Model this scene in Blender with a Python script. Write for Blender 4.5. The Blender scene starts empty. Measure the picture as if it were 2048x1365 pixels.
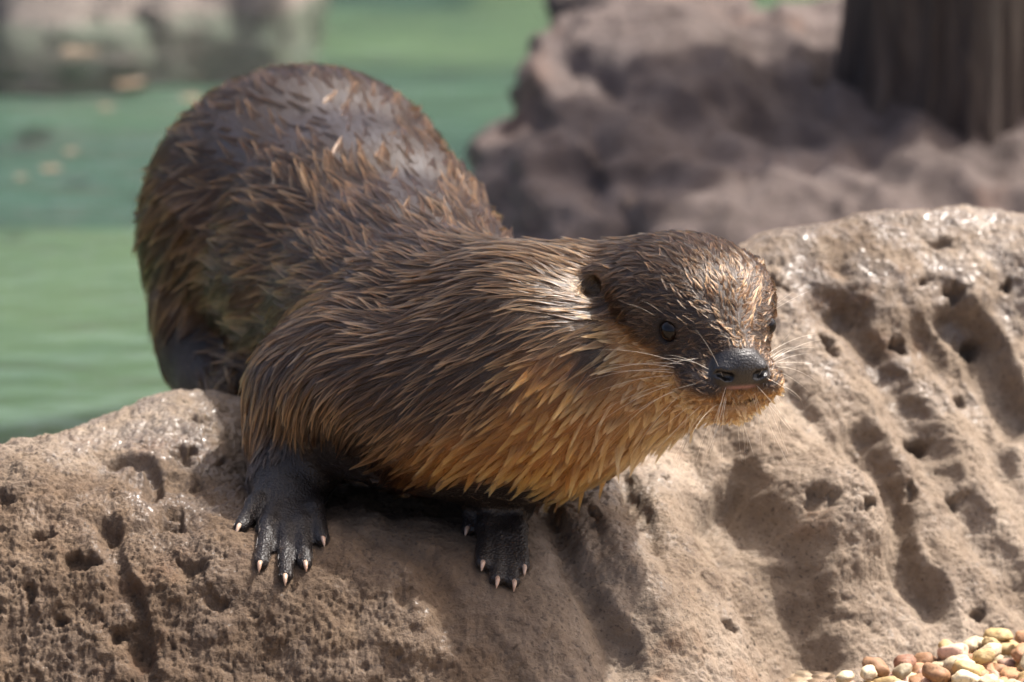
import bpy, bmesh, math, random
import numpy as np
from mathutils import Vector, Matrix, kdtree

random.seed(7)
RNG = np.random.default_rng(11)
S = bpy.context.scene
COL = S.collection

# ------------------------------------------------------------------ camera, world, sun, exposure
PITCH = math.radians(16.0)
FOC = 2.20                       # metres from the lens to the plane the otter's face lies in
LENS = 155.0
C0 = np.array([0.0, 0.0, 0.19])  # the point in the middle of the picture at the focus distance; ground is z = 0
RIGHT = np.array([1.0, 0.0, 0.0])
UPV = np.array([0.0, math.sin(PITCH), math.cos(PITCH)])
TOW = np.array([0.0, -math.cos(PITCH), math.sin(PITCH)])   # towards the viewer

cam_d = bpy.data.cameras.new('camera')
cam = bpy.data.objects.new('camera', cam_d)
COL.objects.link(cam)
cam_d.lens = LENS
cam_d.sensor_width = 36.0
cam_d.clip_start = 0.05
cam_d.clip_end = 2000.0
cam.location = Vector(C0 + FOC * TOW)
cam.rotation_euler = (math.pi / 2 - PITCH, 0, 0)
cam_d.dof.use_dof = True
cam_d.dof.focus_distance = 2.185
cam_d.dof.aperture_fstop = 7.5
S.camera = cam

SUN_EL, SUN_AZ = math.radians(58), math.radians(62)     # azimuth clockwise from +Y (away), so it stands right and behind
wd = bpy.data.worlds.new('World')
S.world = wd
wd.use_nodes = True
nt = wd.node_tree
sky = nt.nodes.new('ShaderNodeTexSky')
sky.sky_type = 'NISHITA'
sky.sun_disc = False
sky.sun_elevation = SUN_EL
sky.sun_rotation = SUN_AZ
sky.dust_density = 7.0
sky.ozone_density = 0.0
sky.air_density = 0.6
nt.nodes['Background'].inputs['Strength'].default_value = 0.15
nt.links.new(sky.outputs[0], nt.nodes['Background'].inputs[0])
sun_d = bpy.data.lights.new('sun', 'SUN')
sun_d.energy = 3.3
sun_d.angle = math.radians(1.2)
sun_d.color = (1.0, 0.965, 0.92)
sun = bpy.data.objects.new('sun', sun_d)
COL.objects.link(sun)
SUNV = Vector((math.sin(SUN_AZ) * math.cos(SUN_EL), math.cos(SUN_AZ) * math.cos(SUN_EL), math.sin(SUN_EL)))
sun.rotation_euler = SUNV.to_track_quat('Z', 'Y').to_euler()
sun.location = SUNV * 5

S.view_settings.view_transform = 'Standard'
S.view_settings.look = 'None'
S.view_settings.exposure = 1.22
S.view_settings.gamma = 1.0
S.render.engine = 'CYCLES'
S.cycles.use_denoising = True
S.cycles.max_bounces = 8
S.cycles.transparent_max_bounces = 8
S.cycles.sample_clamp_indirect = 4.0
try:
    S.cycles_curves.shape = 'RIBBONS'
except Exception:
    pass

# ------------------------------------------------------------------ coordinate helpers
# "view" coordinates, centimetres: X right, Y up (tilted with the view), Z towards the viewer; origin C0
FPX = LENS / 36.0 * 2048.0
B = np.stack([RIGHT, UPV, TOW])          # rows
CP, SP = math.cos(PITCH), math.sin(PITCH)

def px(x, y, z):
    """photo pixel + depth (cm towards the viewer) -> view cm"""
    s = (FOC * 100 - z) / FPX
    return np.array([(x - 1024.0) * s, (682.5 - y) * s, z])

def to_world(p):
    p = np.asarray(p, dtype=np.float64)
    return C0 + (p @ B) * 0.01

def pix_of(p):
    p = np.asarray(p)
    s = FPX / (FOC * 100 - p[..., 2])
    return 1024 + p[..., 0] * s, 682.5 - p[..., 1] * s

def xth(p):
    """view cm -> (x, t towards viewer level, h height)"""
    p = np.asarray(p)
    return np.stack([p[..., 0], p[..., 2] * CP - p[..., 1] * SP, p[..., 1] * CP + p[..., 2] * SP], -1)

def from_xth(q):
    q = np.asarray(q)
    return np.stack([q[..., 0], q[..., 2] * CP - q[..., 1] * SP, q[..., 1] * CP + q[..., 2] * SP], -1)

GROUND_H = -19.0
WATER_H = -25.0

def on_level(x, y, h):
    """photo pixel -> view cm on the level plane of height h"""
    a = (682.5 - y) / FPX
    # h = Y*CP + Z*SP, Y = a*(220-Z)
    Z = (h - a * 220 * CP) / (SP - a * CP)
    return px(x, y, Z)

# ------------------------------------------------------------------ noise
_perm = np.random.default_rng(3).permutation(256).astype(np.int32)
_perm = np.concatenate([_perm, _perm, _perm])
_grad = np.random.default_rng(5).normal(size=(256, 3)).astype(np.float32)
_grad /= np.linalg.norm(_grad, axis=1, keepdims=True)

def noise3(p):
    p = np.asarray(p, dtype=np.float32)
    i = np.floor(p).astype(np.int32)
    f = p - i
    u = f * f * f * (f * (f * 6 - 15) + 10)
    i &= 255
    out = 0
    for dx in (0, 1):
        wx = u[..., 0] if dx else 1 - u[..., 0]
        for dy in (0, 1):
            wy = u[..., 1] if dy else 1 - u[..., 1]
            for dz in (0, 1):
                wz = u[..., 2] if dz else 1 - u[..., 2]
                h = _perm[_perm[_perm[(i[..., 0] + dx) & 255] + ((i[..., 1] + dy) & 255)] + ((i[..., 2] + dz) & 255)]
                g = _grad[h]
                d = g[..., 0] * (f[..., 0] - dx) + g[..., 1] * (f[..., 1] - dy) + g[..., 2] * (f[..., 2] - dz)
                out = out + wx * wy * wz * d
    return out * 1.5

def fbm(p, octv=4, lac=2.03, gain=0.5, ridged=False):
    p = np.asarray(p, dtype=np.float32)
    a, s = 1.0, 0
    for k in range(octv):
        n = noise3(p + 17.3 * k)
        if ridged:
            n = 1 - 2 * np.abs(n)
        s = s + a * n
        a *= gain
        p = p * lac
    return s

def sstep(a, b, x):
    t = np.clip((x - a) / (b - a), 0, 1)
    return t * t * (3 - 2 * t)

def worley_pits(u, v, scale, prob, seed, rlo=0.18, rhi=0.42, jitter=0.8):
    """round pits scattered on a plane: returns 0..1 (1 at pit centres)"""
    u = u / scale
    v = v / scale
    iu, iv = np.floor(u).astype(np.int64), np.floor(v).astype(np.int64)
    out = np.zeros(u.shape, dtype=np.float32)
    for du in (-1, 0, 1):
        for dv in (-1, 0, 1):
            a, b = iu + du, iv + dv
            h = (a * 73856093 ^ b * 19349663 ^ seed * 83492791) & 0x7fffffff
            h = (h * 1103515245 + 12345) & 0x7fffffff
            r1 = ((h >> 3) % 1021) / 1021.0
            r2 = ((h >> 7) % 1013) / 1013.0
            r3 = ((h >> 11) % 1009) / 1009.0
            r4 = ((h >> 14) % 997) / 997.0
            cx = a + 0.5 + (r1 - 0.5) * jitter
            cy = b + 0.5 + (r2 - 0.5) * jitter
            rad = rlo + (rhi - rlo) * r4
            el = 0.65 + 0.7 * ((h >> 5) % 101) / 101.0
            d = np.sqrt(((u - cx) * el) ** 2 + ((v - cy) / el) ** 2) / rad
            pit = np.clip(1 - d * d, 0, 1) ** 0.8
            out = np.maximum(out, np.where(r3 < prob, pit, 0))
    return out

# ------------------------------------------------------------------ object helpers
def link(o, parent=None, label=None, cat=None, group=None, kind=None):
    if o.name not in COL.objects:
        COL.objects.link(o)
    if parent is not None:
        o.parent = parent
    for k, v in (('label', label), ('category', cat), ('group', group), ('kind', kind)):
        if v:
            o[k] = v
    return o

def mesh_obj(name, verts, faces, mat=None, smooth=True, **kw):
    """verts in world metres; faces: (n,3) or (n,4) array or list"""
    me = bpy.data.meshes.new(name)
    verts = np.asarray(verts, dtype=np.float32)
    if isinstance(faces, np.ndarray):
        n, k = faces.shape
        me.vertices.add(len(verts))
        me.vertices.foreach_set('co', verts.ravel())
        me.loops.add(n * k)
        me.loops.foreach_set('vertex_index', faces.astype(np.int32).ravel())
        me.polygons.add(n)
        me.polygons.foreach_set('loop_start', np.arange(0, n * k, k, dtype=np.int32))
        me.polygons.foreach_set('loop_total', np.full(n, k, dtype=np.int32))
        me.update(calc_edges=True)
        me.validate()
    else:
        me.from_pydata([tuple(v) for v in verts], [], faces)
        me.update()
    if smooth:
        me.polygons.foreach_set('use_smooth', np.ones(len(me.polygons), dtype=bool))
    if mat:
        me.materials.append(mat)
    o = bpy.data.objects.new(name, me)
    return link(o, **kw)

def color_attr(me, name, arr):
    a = me.attributes.new(name, 'FLOAT_COLOR', 'POINT')
    c = np.ones((len(arr), 4), dtype=np.float32)
    c[:, :3] = arr
    a.data.foreach_set('color', c.ravel())

def float_attr(me, name, arr):
    a = me.attributes.new(name, 'FLOAT', 'POINT')
    a.data.foreach_set('value', np.asarray(arr, dtype=np.float32))

class NT:
    """tiny material builder"""
    def __init__(self, name):
        self.m = bpy.data.materials.new(name)
        self.m.use_nodes = True
        self.t = self.m.node_tree
        self.bsdf = self.t.nodes.get('Principled BSDF')
        self.out = self.t.nodes.get('Material Output')
    def n(self, typ, **props):
        nd = self.t.nodes.new(typ)
        ins = props.pop('ins', {})
        for k, v in props.items():
            setattr(nd, k, v)
        for k, v in ins.items():
            self.set(nd, k, v)
        return nd
    def set(self, nd, k, v):
        s = nd.inputs[k]
        if hasattr(v, 'bl_idname') and hasattr(v, 'outputs'):
            v = v.outputs[0]
        if isinstance(v, bpy.types.NodeSocket):
            self.t.links.new(v, s)
        else:
            s.default_value = v
    def p(self, **kw):
        for k, v in kw.items():
            self.set(self.bsdf, k.replace('_', ' '), v)
    def coord(self, scale=None, out='Object'):
        c = self.n('ShaderNodeTexCoord').outputs[out]
        if scale is not None:
            mp = self.n('ShaderNodeMapping', ins={'Vector': c})
            mp.inputs['Scale'].default_value = scale
            return mp.outputs[0]
        return c
    def noise(self, vec, scale, detail=4, rough=0.55, dist=0.0):
        return self.n('ShaderNodeTexNoise', ins={'Vector': vec, 'Scale': scale, 'Detail': detail, 'Roughness': rough, 'Distortion': dist}).outputs[0]
    def ramp(self, fac, stops):
        r = self.n('ShaderNodeValToRGB', ins={'Fac': fac})
        el = r.color_ramp.elements
        while len(el) < len(stops):
            el.new(0.5)
        for e, (pos, c) in zip(el, stops):
            e.position = pos
            e.color = (*c, 1) if len(c) == 3 else c
        return r.outputs[0]
    def mix(self, fac, a, b, mode='MIX'):
        nd = self.n('ShaderNodeMix', data_type='RGBA', blend_type=mode)
        self.set(nd, 0, fac)
        for k, v in ((6, a), (7, b)):
            self.set(nd, k, (*v, 1) if isinstance(v, tuple) and len(v) == 3 else v)
        return nd.outputs[2]
    def math(self, op, a, b=0.0, clamp=False):
        nd = self.n('ShaderNodeMath', operation=op, use_clamp=clamp)
        self.set(nd, 0, a)
        self.set(nd, 1, b)
        return nd.outputs[0]
    def bump(self, h, strength=0.5, dist=0.001, normal=None):
        nd = self.n('ShaderNodeBump', ins={'Height': h, 'Strength': strength, 'Distance': dist})
        if normal is not None:
            self.set(nd, 'Normal', normal)
        return nd.outputs[0]

# ------------------------------------------------------------------ materials of the setting
def rock_material(name, dark, mid, light, rust=(0.20, 0.10, 0.045), scale=1.0, wet=True):
    k = NT(name)
    co = k.coord()
    big = k.noise(co, 7 * scale, 5, 0.6, 0.4)
    fine = k.noise(co, 90 * scale, 6, 0.7)
    col = k.ramp(big, [(0.30, dark), (0.50, mid), (0.72, light)])
    col = k.mix(k.ramp(fine, [(0.35, (0.0,) * 3), (0.62, (1.0,) * 3)]), k.mix(0.5, col, (0.42, 0.36, 0.33), 'MULTIPLY'), col)
    rn = k.ramp(k.noise(co, 11 * scale, 4, 0.6, 0.6), [(0.58, (0,) * 3), (0.70, (1,) * 3)])
    col = k.mix(k.math('MULTIPLY', rn, 0.55), col, rust)
    speck = k.ramp(k.noise(co, 420 * scale, 2, 0.5), [(0.60, (0,) * 3), (0.68, (1,) * 3)])
    col = k.mix(k.math('MULTIPLY', speck, 0.6), col, (0.055, 0.04, 0.032))
    if wet:
        ea = k.n('ShaderNodeAttribute', attribute_name='brown_lower_left')
        col = k.mix(ea.outputs['Fac'], col, k.mix(1.0, col, (0.50, 0.42, 0.345), 'MULTIPLY'))
        at = k.n('ShaderNodeAttribute', attribute_name='wet')
        wn = k.ramp(k.noise(co, 30, 5, 0.65), [(0.44, (0,) * 3), (0.60, (1,) * 3)])
        w = k.math('MULTIPLY', at.outputs['Fac'], wn)
        col = k.mix(k.math('MULTIPLY', w, 0.45), col, (0.10, 0.075, 0.06))
        k.p(Roughness=k.math('SUBTRACT', 0.86, k.math('MULTIPLY', w, 0.60)))
        k.set(k.bsdf, 'Coat Weight', k.math('MULTIPLY', w, 0.3))
        k.set(k.bsdf, 'Coat Roughness', 0.2)
    else:
        k.p(Roughness=0.8)
    k.set(k.bsdf, 'Base Color', col)
    k.set(k.bsdf, 'Specular IOR Level', 0.4)
    b1 = k.bump(k.noise(co, 240 * scale, 6, 0.7), 1.0, 0.0022 / scale)
    b2 = k.bump(k.noise(co, 900 * scale, 3, 0.6), 0.8, 0.0007 / scale, b1)
    k.set(k.bsdf, 'Normal', b2)
    return k.m

M_ROCK = rock_material('ledge_rock', (0.165, 0.118, 0.078), (0.30, 0.238, 0.175), (0.43, 0.365, 0.29))
M_BACK = rock_material('far_rock', (0.055, 0.038, 0.032), (0.13, 0.098, 0.086), (0.26, 0.215, 0.195), rust=(0.15, 0.06, 0.022), scale=0.4, wet=False)
M_SHORE = rock_material('shore_rock', (0.12, 0.10, 0.085), (0.22, 0.19, 0.165), (0.36, 0.31, 0.28), scale=0.3, wet=False)

def bark_material():
    k = NT('bark')
    co = k.coord((1, 1, 0.16))
    n = k.noise(co, 26, 6, 0.65, 0.8)
    col = k.ramp(n, [(0.32, (0.016, 0.010, 0.008)), (0.52, (0.05, 0.034, 0.025)), (0.72, (0.11, 0.08, 0.06))])
    k.set(k.bsdf, 'Base Color', col)
    k.p(Roughness=0.75)
    k.set(k.bsdf, 'Normal', k.bump(n, 1.0, 0.012))
    return k.m
M_BARK = bark_material()

def water_material():
    k = NT('pool_water')
    k.t.nodes.remove(k.bsdf)
    co = k.coord((1, 2.2, 1))
    nrm = k.bump(k.noise(co, 5.0, 3, 0.5, 0.3), 0.45, 0.03)
    nrm = k.bump(k.noise(co, 17.0, 2, 0.5, 0.3), 0.4, 0.012, nrm)
    fr = k.n('ShaderNodeFresnel', ins={'IOR': 1.33, 'Normal': nrm})
    gl = k.n('ShaderNodeBsdfGlossy', ins={'Color': (1, 1, 1, 1), 'Roughness': 0.2, 'Normal': nrm})
    tr = k.n('ShaderNodeBsdfTransparent', ins={'Color': (0.80, 0.95, 0.88, 1)})
    mx = k.n('ShaderNodeMixShader', ins={0: fr, 1: tr.outputs[0], 2: gl.outputs[0]})
    k.t.links.new(mx.outputs[0], k.out.inputs['Surface'])
    return k.m

def floor_material():
    k = NT('pool_floor')
    co = k.coord()
    at = k.n('ShaderNodeAttribute', attribute_name='shallow')
    n = k.noise(co, 3.2, 4, 0.55, 0.5)
    f = k.math('ADD', at.outputs['Fac'], k.math('MULTIPLY', k.math('SUBTRACT', n, 0.5), 0.5), True)
    col = k.ramp(f, [(0.0, (0.016, 0.036, 0.032)), (0.45, (0.036, 0.062, 0.045)), (0.75, (0.076, 0.092, 0.050)), (1.0, (0.11, 0.12, 0.060))])
    col = k.mix(k.math('MULTIPLY', k.ramp(k.noise(co, 14, 5, 0.6), [(0.45, (0,) * 3), (0.7, (1,) * 3)]), 0.30), col, (0.03, 0.048, 0.04))
    k.set(k.bsdf, 'Base Color', col)
    k.p(Roughness=0.8)
    return k.m

def gravel_material():
    k = NT('gravel_ground')
    co = k.coord()
    v = k.n('ShaderNodeTexVoronoi', ins={'Vector': co, 'Scale': 130.0})
    n = k.noise(co, 2.0, 4)
    col = k.ramp(v.outputs['Color'], [(0.1, (0.11, 0.07, 0.04)), (0.5, (0.24, 0.165, 0.10)), (0.9, (0.37, 0.30, 0.20))])
    col = k.mix(0.5, col, k.ramp(n, [(0.3, (0.7,) * 3), (0.7, (1.0,) * 3)]), 'MULTIPLY')
    k.set(k.bsdf, 'Base Color', col)
    k.p(Roughness=0.75)
    k.set(k.bsdf, 'Normal', k.bump(v.outputs['Distance'], 1.0, -0.008))
    return k.m

# ------------------------------------------------------------------ distance-field modelling
class Field:
    def __init__(self, lo, hi, step, big=5.0):
        self.lo = np.array(lo, dtype=np.float32)
        self.step = float(step)
        self.n = np.ceil((np.array(hi) - np.array(lo)) / step).astype(int) + 1
        self.g = np.full(tuple(self.n), big, dtype=np.float32)
    def box(self, a, b):
        i0 = np.clip(np.floor((np.asarray(a) - self.lo) / self.step).astype(int), 0, self.n - 1)
        i1 = np.clip(np.ceil((np.asarray(b) - self.lo) / self.step).astype(int) + 1, 1, self.n)
        sl = tuple(slice(int(p), int(q)) for p, q in zip(i0, i1))
        ax = [self.lo[k] + self.step * np.arange(i0[k], i1[k], dtype=np.float32) for k in range(3)]
        X, Y, Z = np.meshgrid(*ax, indexing='ij')
        return sl, X, Y, Z
    def smin(self, sl, d, k):
        g = self.g[sl]
        h = np.clip(0.5 + 0.5 * (g - d) / k, 0, 1)
        self.g[sl] = g + (d - g) * h - k * h * (1 - h)
    def smax(self, sl, d, k):
        g = self.g[sl]
        h = np.clip(0.5 - 0.5 * (g - d) / k, 0, 1)
        self.g[sl] = g + (d - g) * h + k * h * (1 - h)
    def cone(self, a, b, ra, rb, k=1.0, sub=False):
        a = np.asarray(a, dtype=np.float32); b = np.asarray(b, dtype=np.float32)
        r = max(ra, rb) + k + 4 * self.step
        sl, X, Y, Z = self.box(np.minimum(a, b) - r, np.maximum(a, b) + r)
        ab = b - a
        t = ((X - a[0]) * ab[0] + (Y - a[1]) * ab[1] + (Z - a[2]) * ab[2]) / max(float(ab @ ab), 1e-9)
        t = np.clip(t, 0, 1)
        d = np.sqrt((X - a[0] - t * ab[0]) ** 2 + (Y - a[1] - t * ab[1]) ** 2 + (Z - a[2] - t * ab[2]) ** 2) - (ra + t * (rb - ra))
        self.smax(sl, -d, k) if sub else self.smin(sl, d, k)
    def chain(self, pts, k=1.0):
        for (a, ra), (b, rb) in zip(pts[:-1], pts[1:]):
            self.cone(a, b, ra, rb, k)
    def ellip(self, c, r, R=None, k=1.0, sub=False):
        c = np.asarray(c, dtype=np.float32); r = np.asarray(r, dtype=np.float32)
        R = np.eye(3, dtype=np.float32) if R is None else np.asarray(R, dtype=np.float32)   # rows = local axes
        m = float(r.max()) + k + 4 * self.step
        sl, X, Y, Z = self.box(c - m, c + m)
        P = np.stack([X - c[0], Y - c[1], Z - c[2]], -1) @ R.T
        k0 = np.sqrt(((P / r) ** 2).sum(-1)) + 1e-6
        k1 = np.sqrt(((P / (r * r)) ** 2).sum(-1)) + 1e-6
        d = k0 * (k0 - 1) / k1
        self.smax(sl, -d, k) if sub else self.smin(sl, d, k)
    def sample(self, p, g=None):
        g = self.g if g is None else g
        q = (np.asarray(p, dtype=np.float32) - self.lo) / self.step
        q = np.clip(q, 0, np.array(g.shape[:3]) - 1.001)
        i = q.astype(np.int32)
        f = q - i
        o = 0
        for dx in (0, 1):
            wx = f[..., 0] if dx else 1 - f[..., 0]
            for dy in (0, 1):
                wy = f[..., 1] if dy else 1 - f[..., 1]
                for dz in (0, 1):
                    wz = f[..., 2] if dz else 1 - f[..., 2]
                    o = o + wx * wy * wz * g[i[..., 0] + dx, i[..., 1] + dy, i[..., 2] + dz]
        return o
    def grad(self, p, e=None):
        e = self.step if e is None else e
        p = np.asarray(p, dtype=np.float32)
        G = np.stack([self.sample(p + np.eye(3, dtype=np.float32)[k] * e) - self.sample(p - np.eye(3, dtype=np.float32)[k] * e) for k in range(3)], -1)
        return G / (np.linalg.norm(G, axis=-1, keepdims=True) + 1e-9)
    def mesh(self):
        g = self.g
        ins = g < 0
        nx, ny, nz = g.shape
        cnt = np.zeros((nx - 1, ny - 1, nz - 1), dtype=np.int8)
        for dx in (0, 1):
            for dy in (0, 1):
                for dz in (0, 1):
                    cnt += ins[dx:nx - 1 + dx, dy:ny - 1 + dy, dz:nz - 1 + dz]
        cells = np.argwhere((cnt > 0) & (cnt < 8))
        idx = np.full(cnt.shape, -1, dtype=np.int32)
        idx[tuple(cells.T)] = np.arange(len(cells))
        acc = np.zeros((len(cells), 3), dtype=np.float64)
        num = np.zeros(len(cells))
        corners = [(a, b, c) for a in (0, 1) for b in (0, 1) for c in (0, 1)]
        for ca in corners:
            for ax in range(3):
                if ca[ax]:
                    continue
                cb = list(ca); cb[ax] = 1
                va = g[tuple((cells + ca).T)]; vb = g[tuple((cells + cb).T)]
                cr = (va < 0) != (vb < 0)
                t = np.where(cr, va / np.where(va - vb == 0, 1, va - vb), 0)
                pt = np.array(ca, dtype=np.float64)[None] + t[:, None] * (np.array(cb) - np.array(ca))[None]
                acc[cr] += pt[cr]; num[cr] += 1
        V = self.lo + self.step * (cells + acc / num[:, None])
        F = []
        for ax in range(3):
            sl0 = [slice(None)] * 3; sl1 = [slice(None)] * 3
            sl0[ax] = slice(0, -1); sl1[ax] = slice(1, None)
            A, Bb = ins[tuple(sl0)], ins[tuple(sl1)]
            e = np.argwhere(A != Bb)
            b1, b2 = (ax + 1) % 3, (ax + 2) % 3
            ok = (e[:, b1] > 0) & (e[:, b2] > 0) & (e[:, b1] < self.n[b1] - 1) & (e[:, b2] < self.n[b2] - 1)
            e = e[ok]
            flip = ~A[tuple(e.T)]
            def cell(o1, o2):
                c = e.copy(); c[:, b1] += o1; c[:, b2] += o2
                return idx[tuple(c.T)]
            q = np.stack([cell(-1, -1), cell(0, -1), cell(0, 0), cell(-1, 0)], 1)
            q[flip] = q[flip][:, ::-1]
            F.append(q)
        return V.astype(np.float32), np.concatenate(F)

def relax(V, F, it=2, w=0.5):
    E = np.concatenate([F[:, [0, 1]], F[:, [1, 2]], F[:, [2, 3]], F[:, [3, 0]]])
    deg = np.bincount(E[:, 0], minlength=len(V)) + np.bincount(E[:, 1], minlength=len(V))
    for _ in range(it):
        acc = np.zeros_like(V, dtype=np.float64)
        for k in range(3):
            acc[:, k] = np.bincount(E[:, 0], V[E[:, 1], k], len(V)) + np.bincount(E[:, 1], V[E[:, 0], k], len(V))
        V = V + w * (acc / deg[:, None] - V)
    return V.astype(np.float32)

def vnormals(V, F):
    n = np.cross(V[F[:, 2]] - V[F[:, 0]], V[F[:, 3]] - V[F[:, 1]]) if F.shape[1] == 4 else np.cross(V[F[:, 1]] - V[F[:, 0]], V[F[:, 2]] - V[F[:, 0]])
    N = np.zeros((len(V), 3))
    for c in range(F.shape[1]):
        for k in range(3):
            N[:, k] += np.bincount(F[:, c], n[:, k], len(V))
    return N / (np.linalg.norm(N, axis=1, keepdims=True) + 1e-12)

# ------------------------------------------------------------------ the rock ledge
def tps_fit(P, h, reg=0.02):
    n = len(P)
    d = np.linalg.norm(P[:, None] - P[None], axis=-1)
    K = np.where(d > 0, d * d * np.log(d + 1e-12), 0) + reg * np.eye(n) * 100
    A = np.zeros((n + 3, n + 3))
    A[:n, :n] = K
    Q = np.concatenate([np.ones((n, 1)), P], 1)
    A[:n, n:] = Q; A[n:, :n] = Q.T
    return np.linalg.solve(A, np.concatenate([h, np.zeros(3)]))

def tps_eval(P, w, q):
    o = w[-3] + w[-2] * q[:, 0] + w[-1] * q[:, 1]
    for k in range(len(P)):
        d2 = (q[:, 0] - P[k, 0]) ** 2 + (q[:, 1] - P[k, 1]) ** 2
        o += w[k] * 0.5 * d2 * np.log(d2 + 1e-12)
    return o

ctl = [xth(px(*c)) for c in [
    (-60, 915, -8), (20, 902, -8), (120, 880, -10), (250, 842, -13), (340, 802, -17), (490, 797, -22),
    (20, 1000, -3.5), (20, 1150, 0), (20, 1365, 2.5), (250, 980, -5.5), (250, 1150, 0.2), (250, 1365, 2.6),
    (400, 900, -11), (440, 1000, -6.0),
    (560, 1037, -5.3), (560, 1155, 0.8), (560, 1250, 2.2), (560, 1365, 2.9),
    (800, 1050, -5.2), (800, 1155, 0.6), (800, 1250, 1.9), (800, 1365, 2.6),
    (1000, 1060, -5.8), (1000, 1170, -0.4), (1000, 1365, 2.2),
    (1150, 1080, -4.5), (1150, 1250, -0.3), (1200, 1365, 1.2),
    (1300, 950, -11), (1400, 880, -13.5), (1400, 1100, -6.5), (1400, 1300, -2), (1610, 1365, -4.2), (1690, 1372, -5.7), (1500, 700, -18), (1500, 560, -21.5),
    (1480, 512, -23), (1600, 477, -24), (1750, 447, -25), (1900, 432, -26), (2048, 442, -27), (2200, 452, -28),
    (1700, 700, -20), (1700, 1000, -14), (1700, 1250, -9), (2000, 700, -23), (2000, 1000, -17), (2000, 1260, -12),
    (2200, 1000, -19), (2200, 1260, -14)]]
ctl += [np.array(c, dtype=float) for c in [
    (-10, -8, -10.5), (-5, -15, -10.8), (-12, -25, -10.6), (0, -20, -9.6), (5, -14, -9.2), (6, -23, -5.0), (-4, -27, -11.5), (-15, -30, -14),
    (-28, -14, -11.5), (-30, -22, -19), (-22, -24, -16), (-15, -38, -25), (0, -36, -22), (12, -31, -6), (20, -36, -9), (12, -42, -20), (22, -45, -20), (32, -44, -14),
    (-30, -34, -31), (-15, -50, -33), (0, -50, -33), (20, -58, -34), (40, -60, -34),
    (34, 4, -23), (22, 6, -23), (10, 12, -23), (0, 14, -24), (-15, 14, -24), (-30, 14, -24),
    (-60, 10, -22), (-60, -8, -8), (-60, -28, -26), (-60, -45, -33), (-120, 8, -22), (-120, -10, -8.5), (-120, -30, -27),
    (60, 4, -24), (60, -14, -16), (60, -30, -3), (60, -48, -20), (60, -60, -33), (120, -8, -23), (120, -34, -4), (120, -55, -26)]]
ctl = np.array(ctl)
TP, TW = ctl[:, :2], None
TW = tps_fit(TP, ctl[:, 2])

def axis(parts):
    out = [np.arange(a, b, s) for a, b, s in parts]
    return np.concatenate(out + [[parts[-1][1]]])

gx = axis([(-120, -60, 3), (-60, -31, 0.6), (-31, 31, 0.075), (31, 60, 0.6), (60, 120, 3)])
gt = axis([(-62, -34, 0.5), (-34, -27, 0.14), (-27, 9, 0.075), (9, 20, 0.5)])
GX, GT = np.meshgrid(gx, gt, indexing='ij')
cgx, cgt = np.arange(-122, 124, 1.0), np.arange(-64, 23, 1.0)
CX, CT = np.meshgrid(cgx, cgt, indexing='ij')
CH = tps_eval(TP, TW, np.stack([CX.ravel(), CT.ravel()], 1)).reshape(CX.shape)

def base_h(x, t):
    """smooth (Catmull-Rom) look-up in the 1 cm table of the ledge's base shape"""
    u = np.clip((np.asarray(x, dtype=float) + 122), 1, len(cgx) - 3.001); v = np.clip((np.asarray(t, dtype=float) + 64), 1, len(cgt) - 3.001)
    i, j = u.astype(int), v.astype(int)
    fu, fv = u - i, v - j
    def wts(f):
        return [-0.5 * f + f * f - 0.5 * f ** 3, 1 - 2.5 * f * f + 1.5 * f ** 3, 0.5 * f + 2 * f * f - 1.5 * f ** 3, -0.5 * f * f + 0.5 * f ** 3]
    wu, wv = wts(fu), wts(fv)
    o = 0
    for a in range(4):
        for b in range(4):
            o = o + wu[a] * wv[b] * CH[i + a - 1, j + b - 1]
    return o

def rock_hit(x, y):
    """view-cm point where the sight line of a photo pixel meets the ledge, and the surface normal"""
    zs = np.arange(14, -60, -0.05)
    s = (FOC * 100 - zs) / FPX
    P = np.stack([(x - 1024) * s, (682.5 - y) * s, zs], -1)
    q = xth(P)
    d = q[:, 2] - base_h(q[:, 0], q[:, 1])
    k = int(np.argmax(d < 0))
    x0, t0 = q[k, 0], q[k, 1]
    e = 0.6
    n = np.array([-(base_h(x0 + e, t0) - base_h(x0 - e, t0)) / (2 * e), -(base_h(x0, t0 + e) - base_h(x0, t0 - e)) / (2 * e), 1.0])
    n /= np.linalg.norm(n)
    return P[k], from_xth(n)

NEAR_PAW = [(482, 1072), (524, 1142), (572, 1166), (611, 1142), (645, 1098)]
FAR_PAW = [(935, 1078), (962, 1142), (990, 1172), (1022, 1178), (1042, 1150)]

def seg_dist(X, Y, poly):
    """distance (px) to a polyline, signed side and the fraction along it"""
    best = np.full(X.shape, 1e9); side = np.zeros(X.shape); frac = np.zeros(X.shape)
    L = [0.0]
    for a, b in zip(poly[:-1], poly[1:]):
        L.append(L[-1] + math.hypot(b[0] - a[0], b[1] - a[1]))
    for k, (a, b) in enumerate(zip(poly[:-1], poly[1:])):
        ux, uy = b[0] - a[0], b[1] - a[1]
        l2 = ux * ux + uy * uy
        t = np.clip(((X - a[0]) * ux + (Y - a[1]) * uy) / l2, 0, 1)
        dx, dy = X - a[0] - t * ux, Y - a[1] - t * uy
        d = np.sqrt(dx * dx + dy * dy)
        m = d < best
        best = np.where(m, d, best)
        side = np.where(m, np.sign(ux * dy - uy * dx), side)
        frac = np.where(m, (L[k] + t * math.sqrt(l2)) / L[-1], frac)
    return best, side, frac

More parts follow.
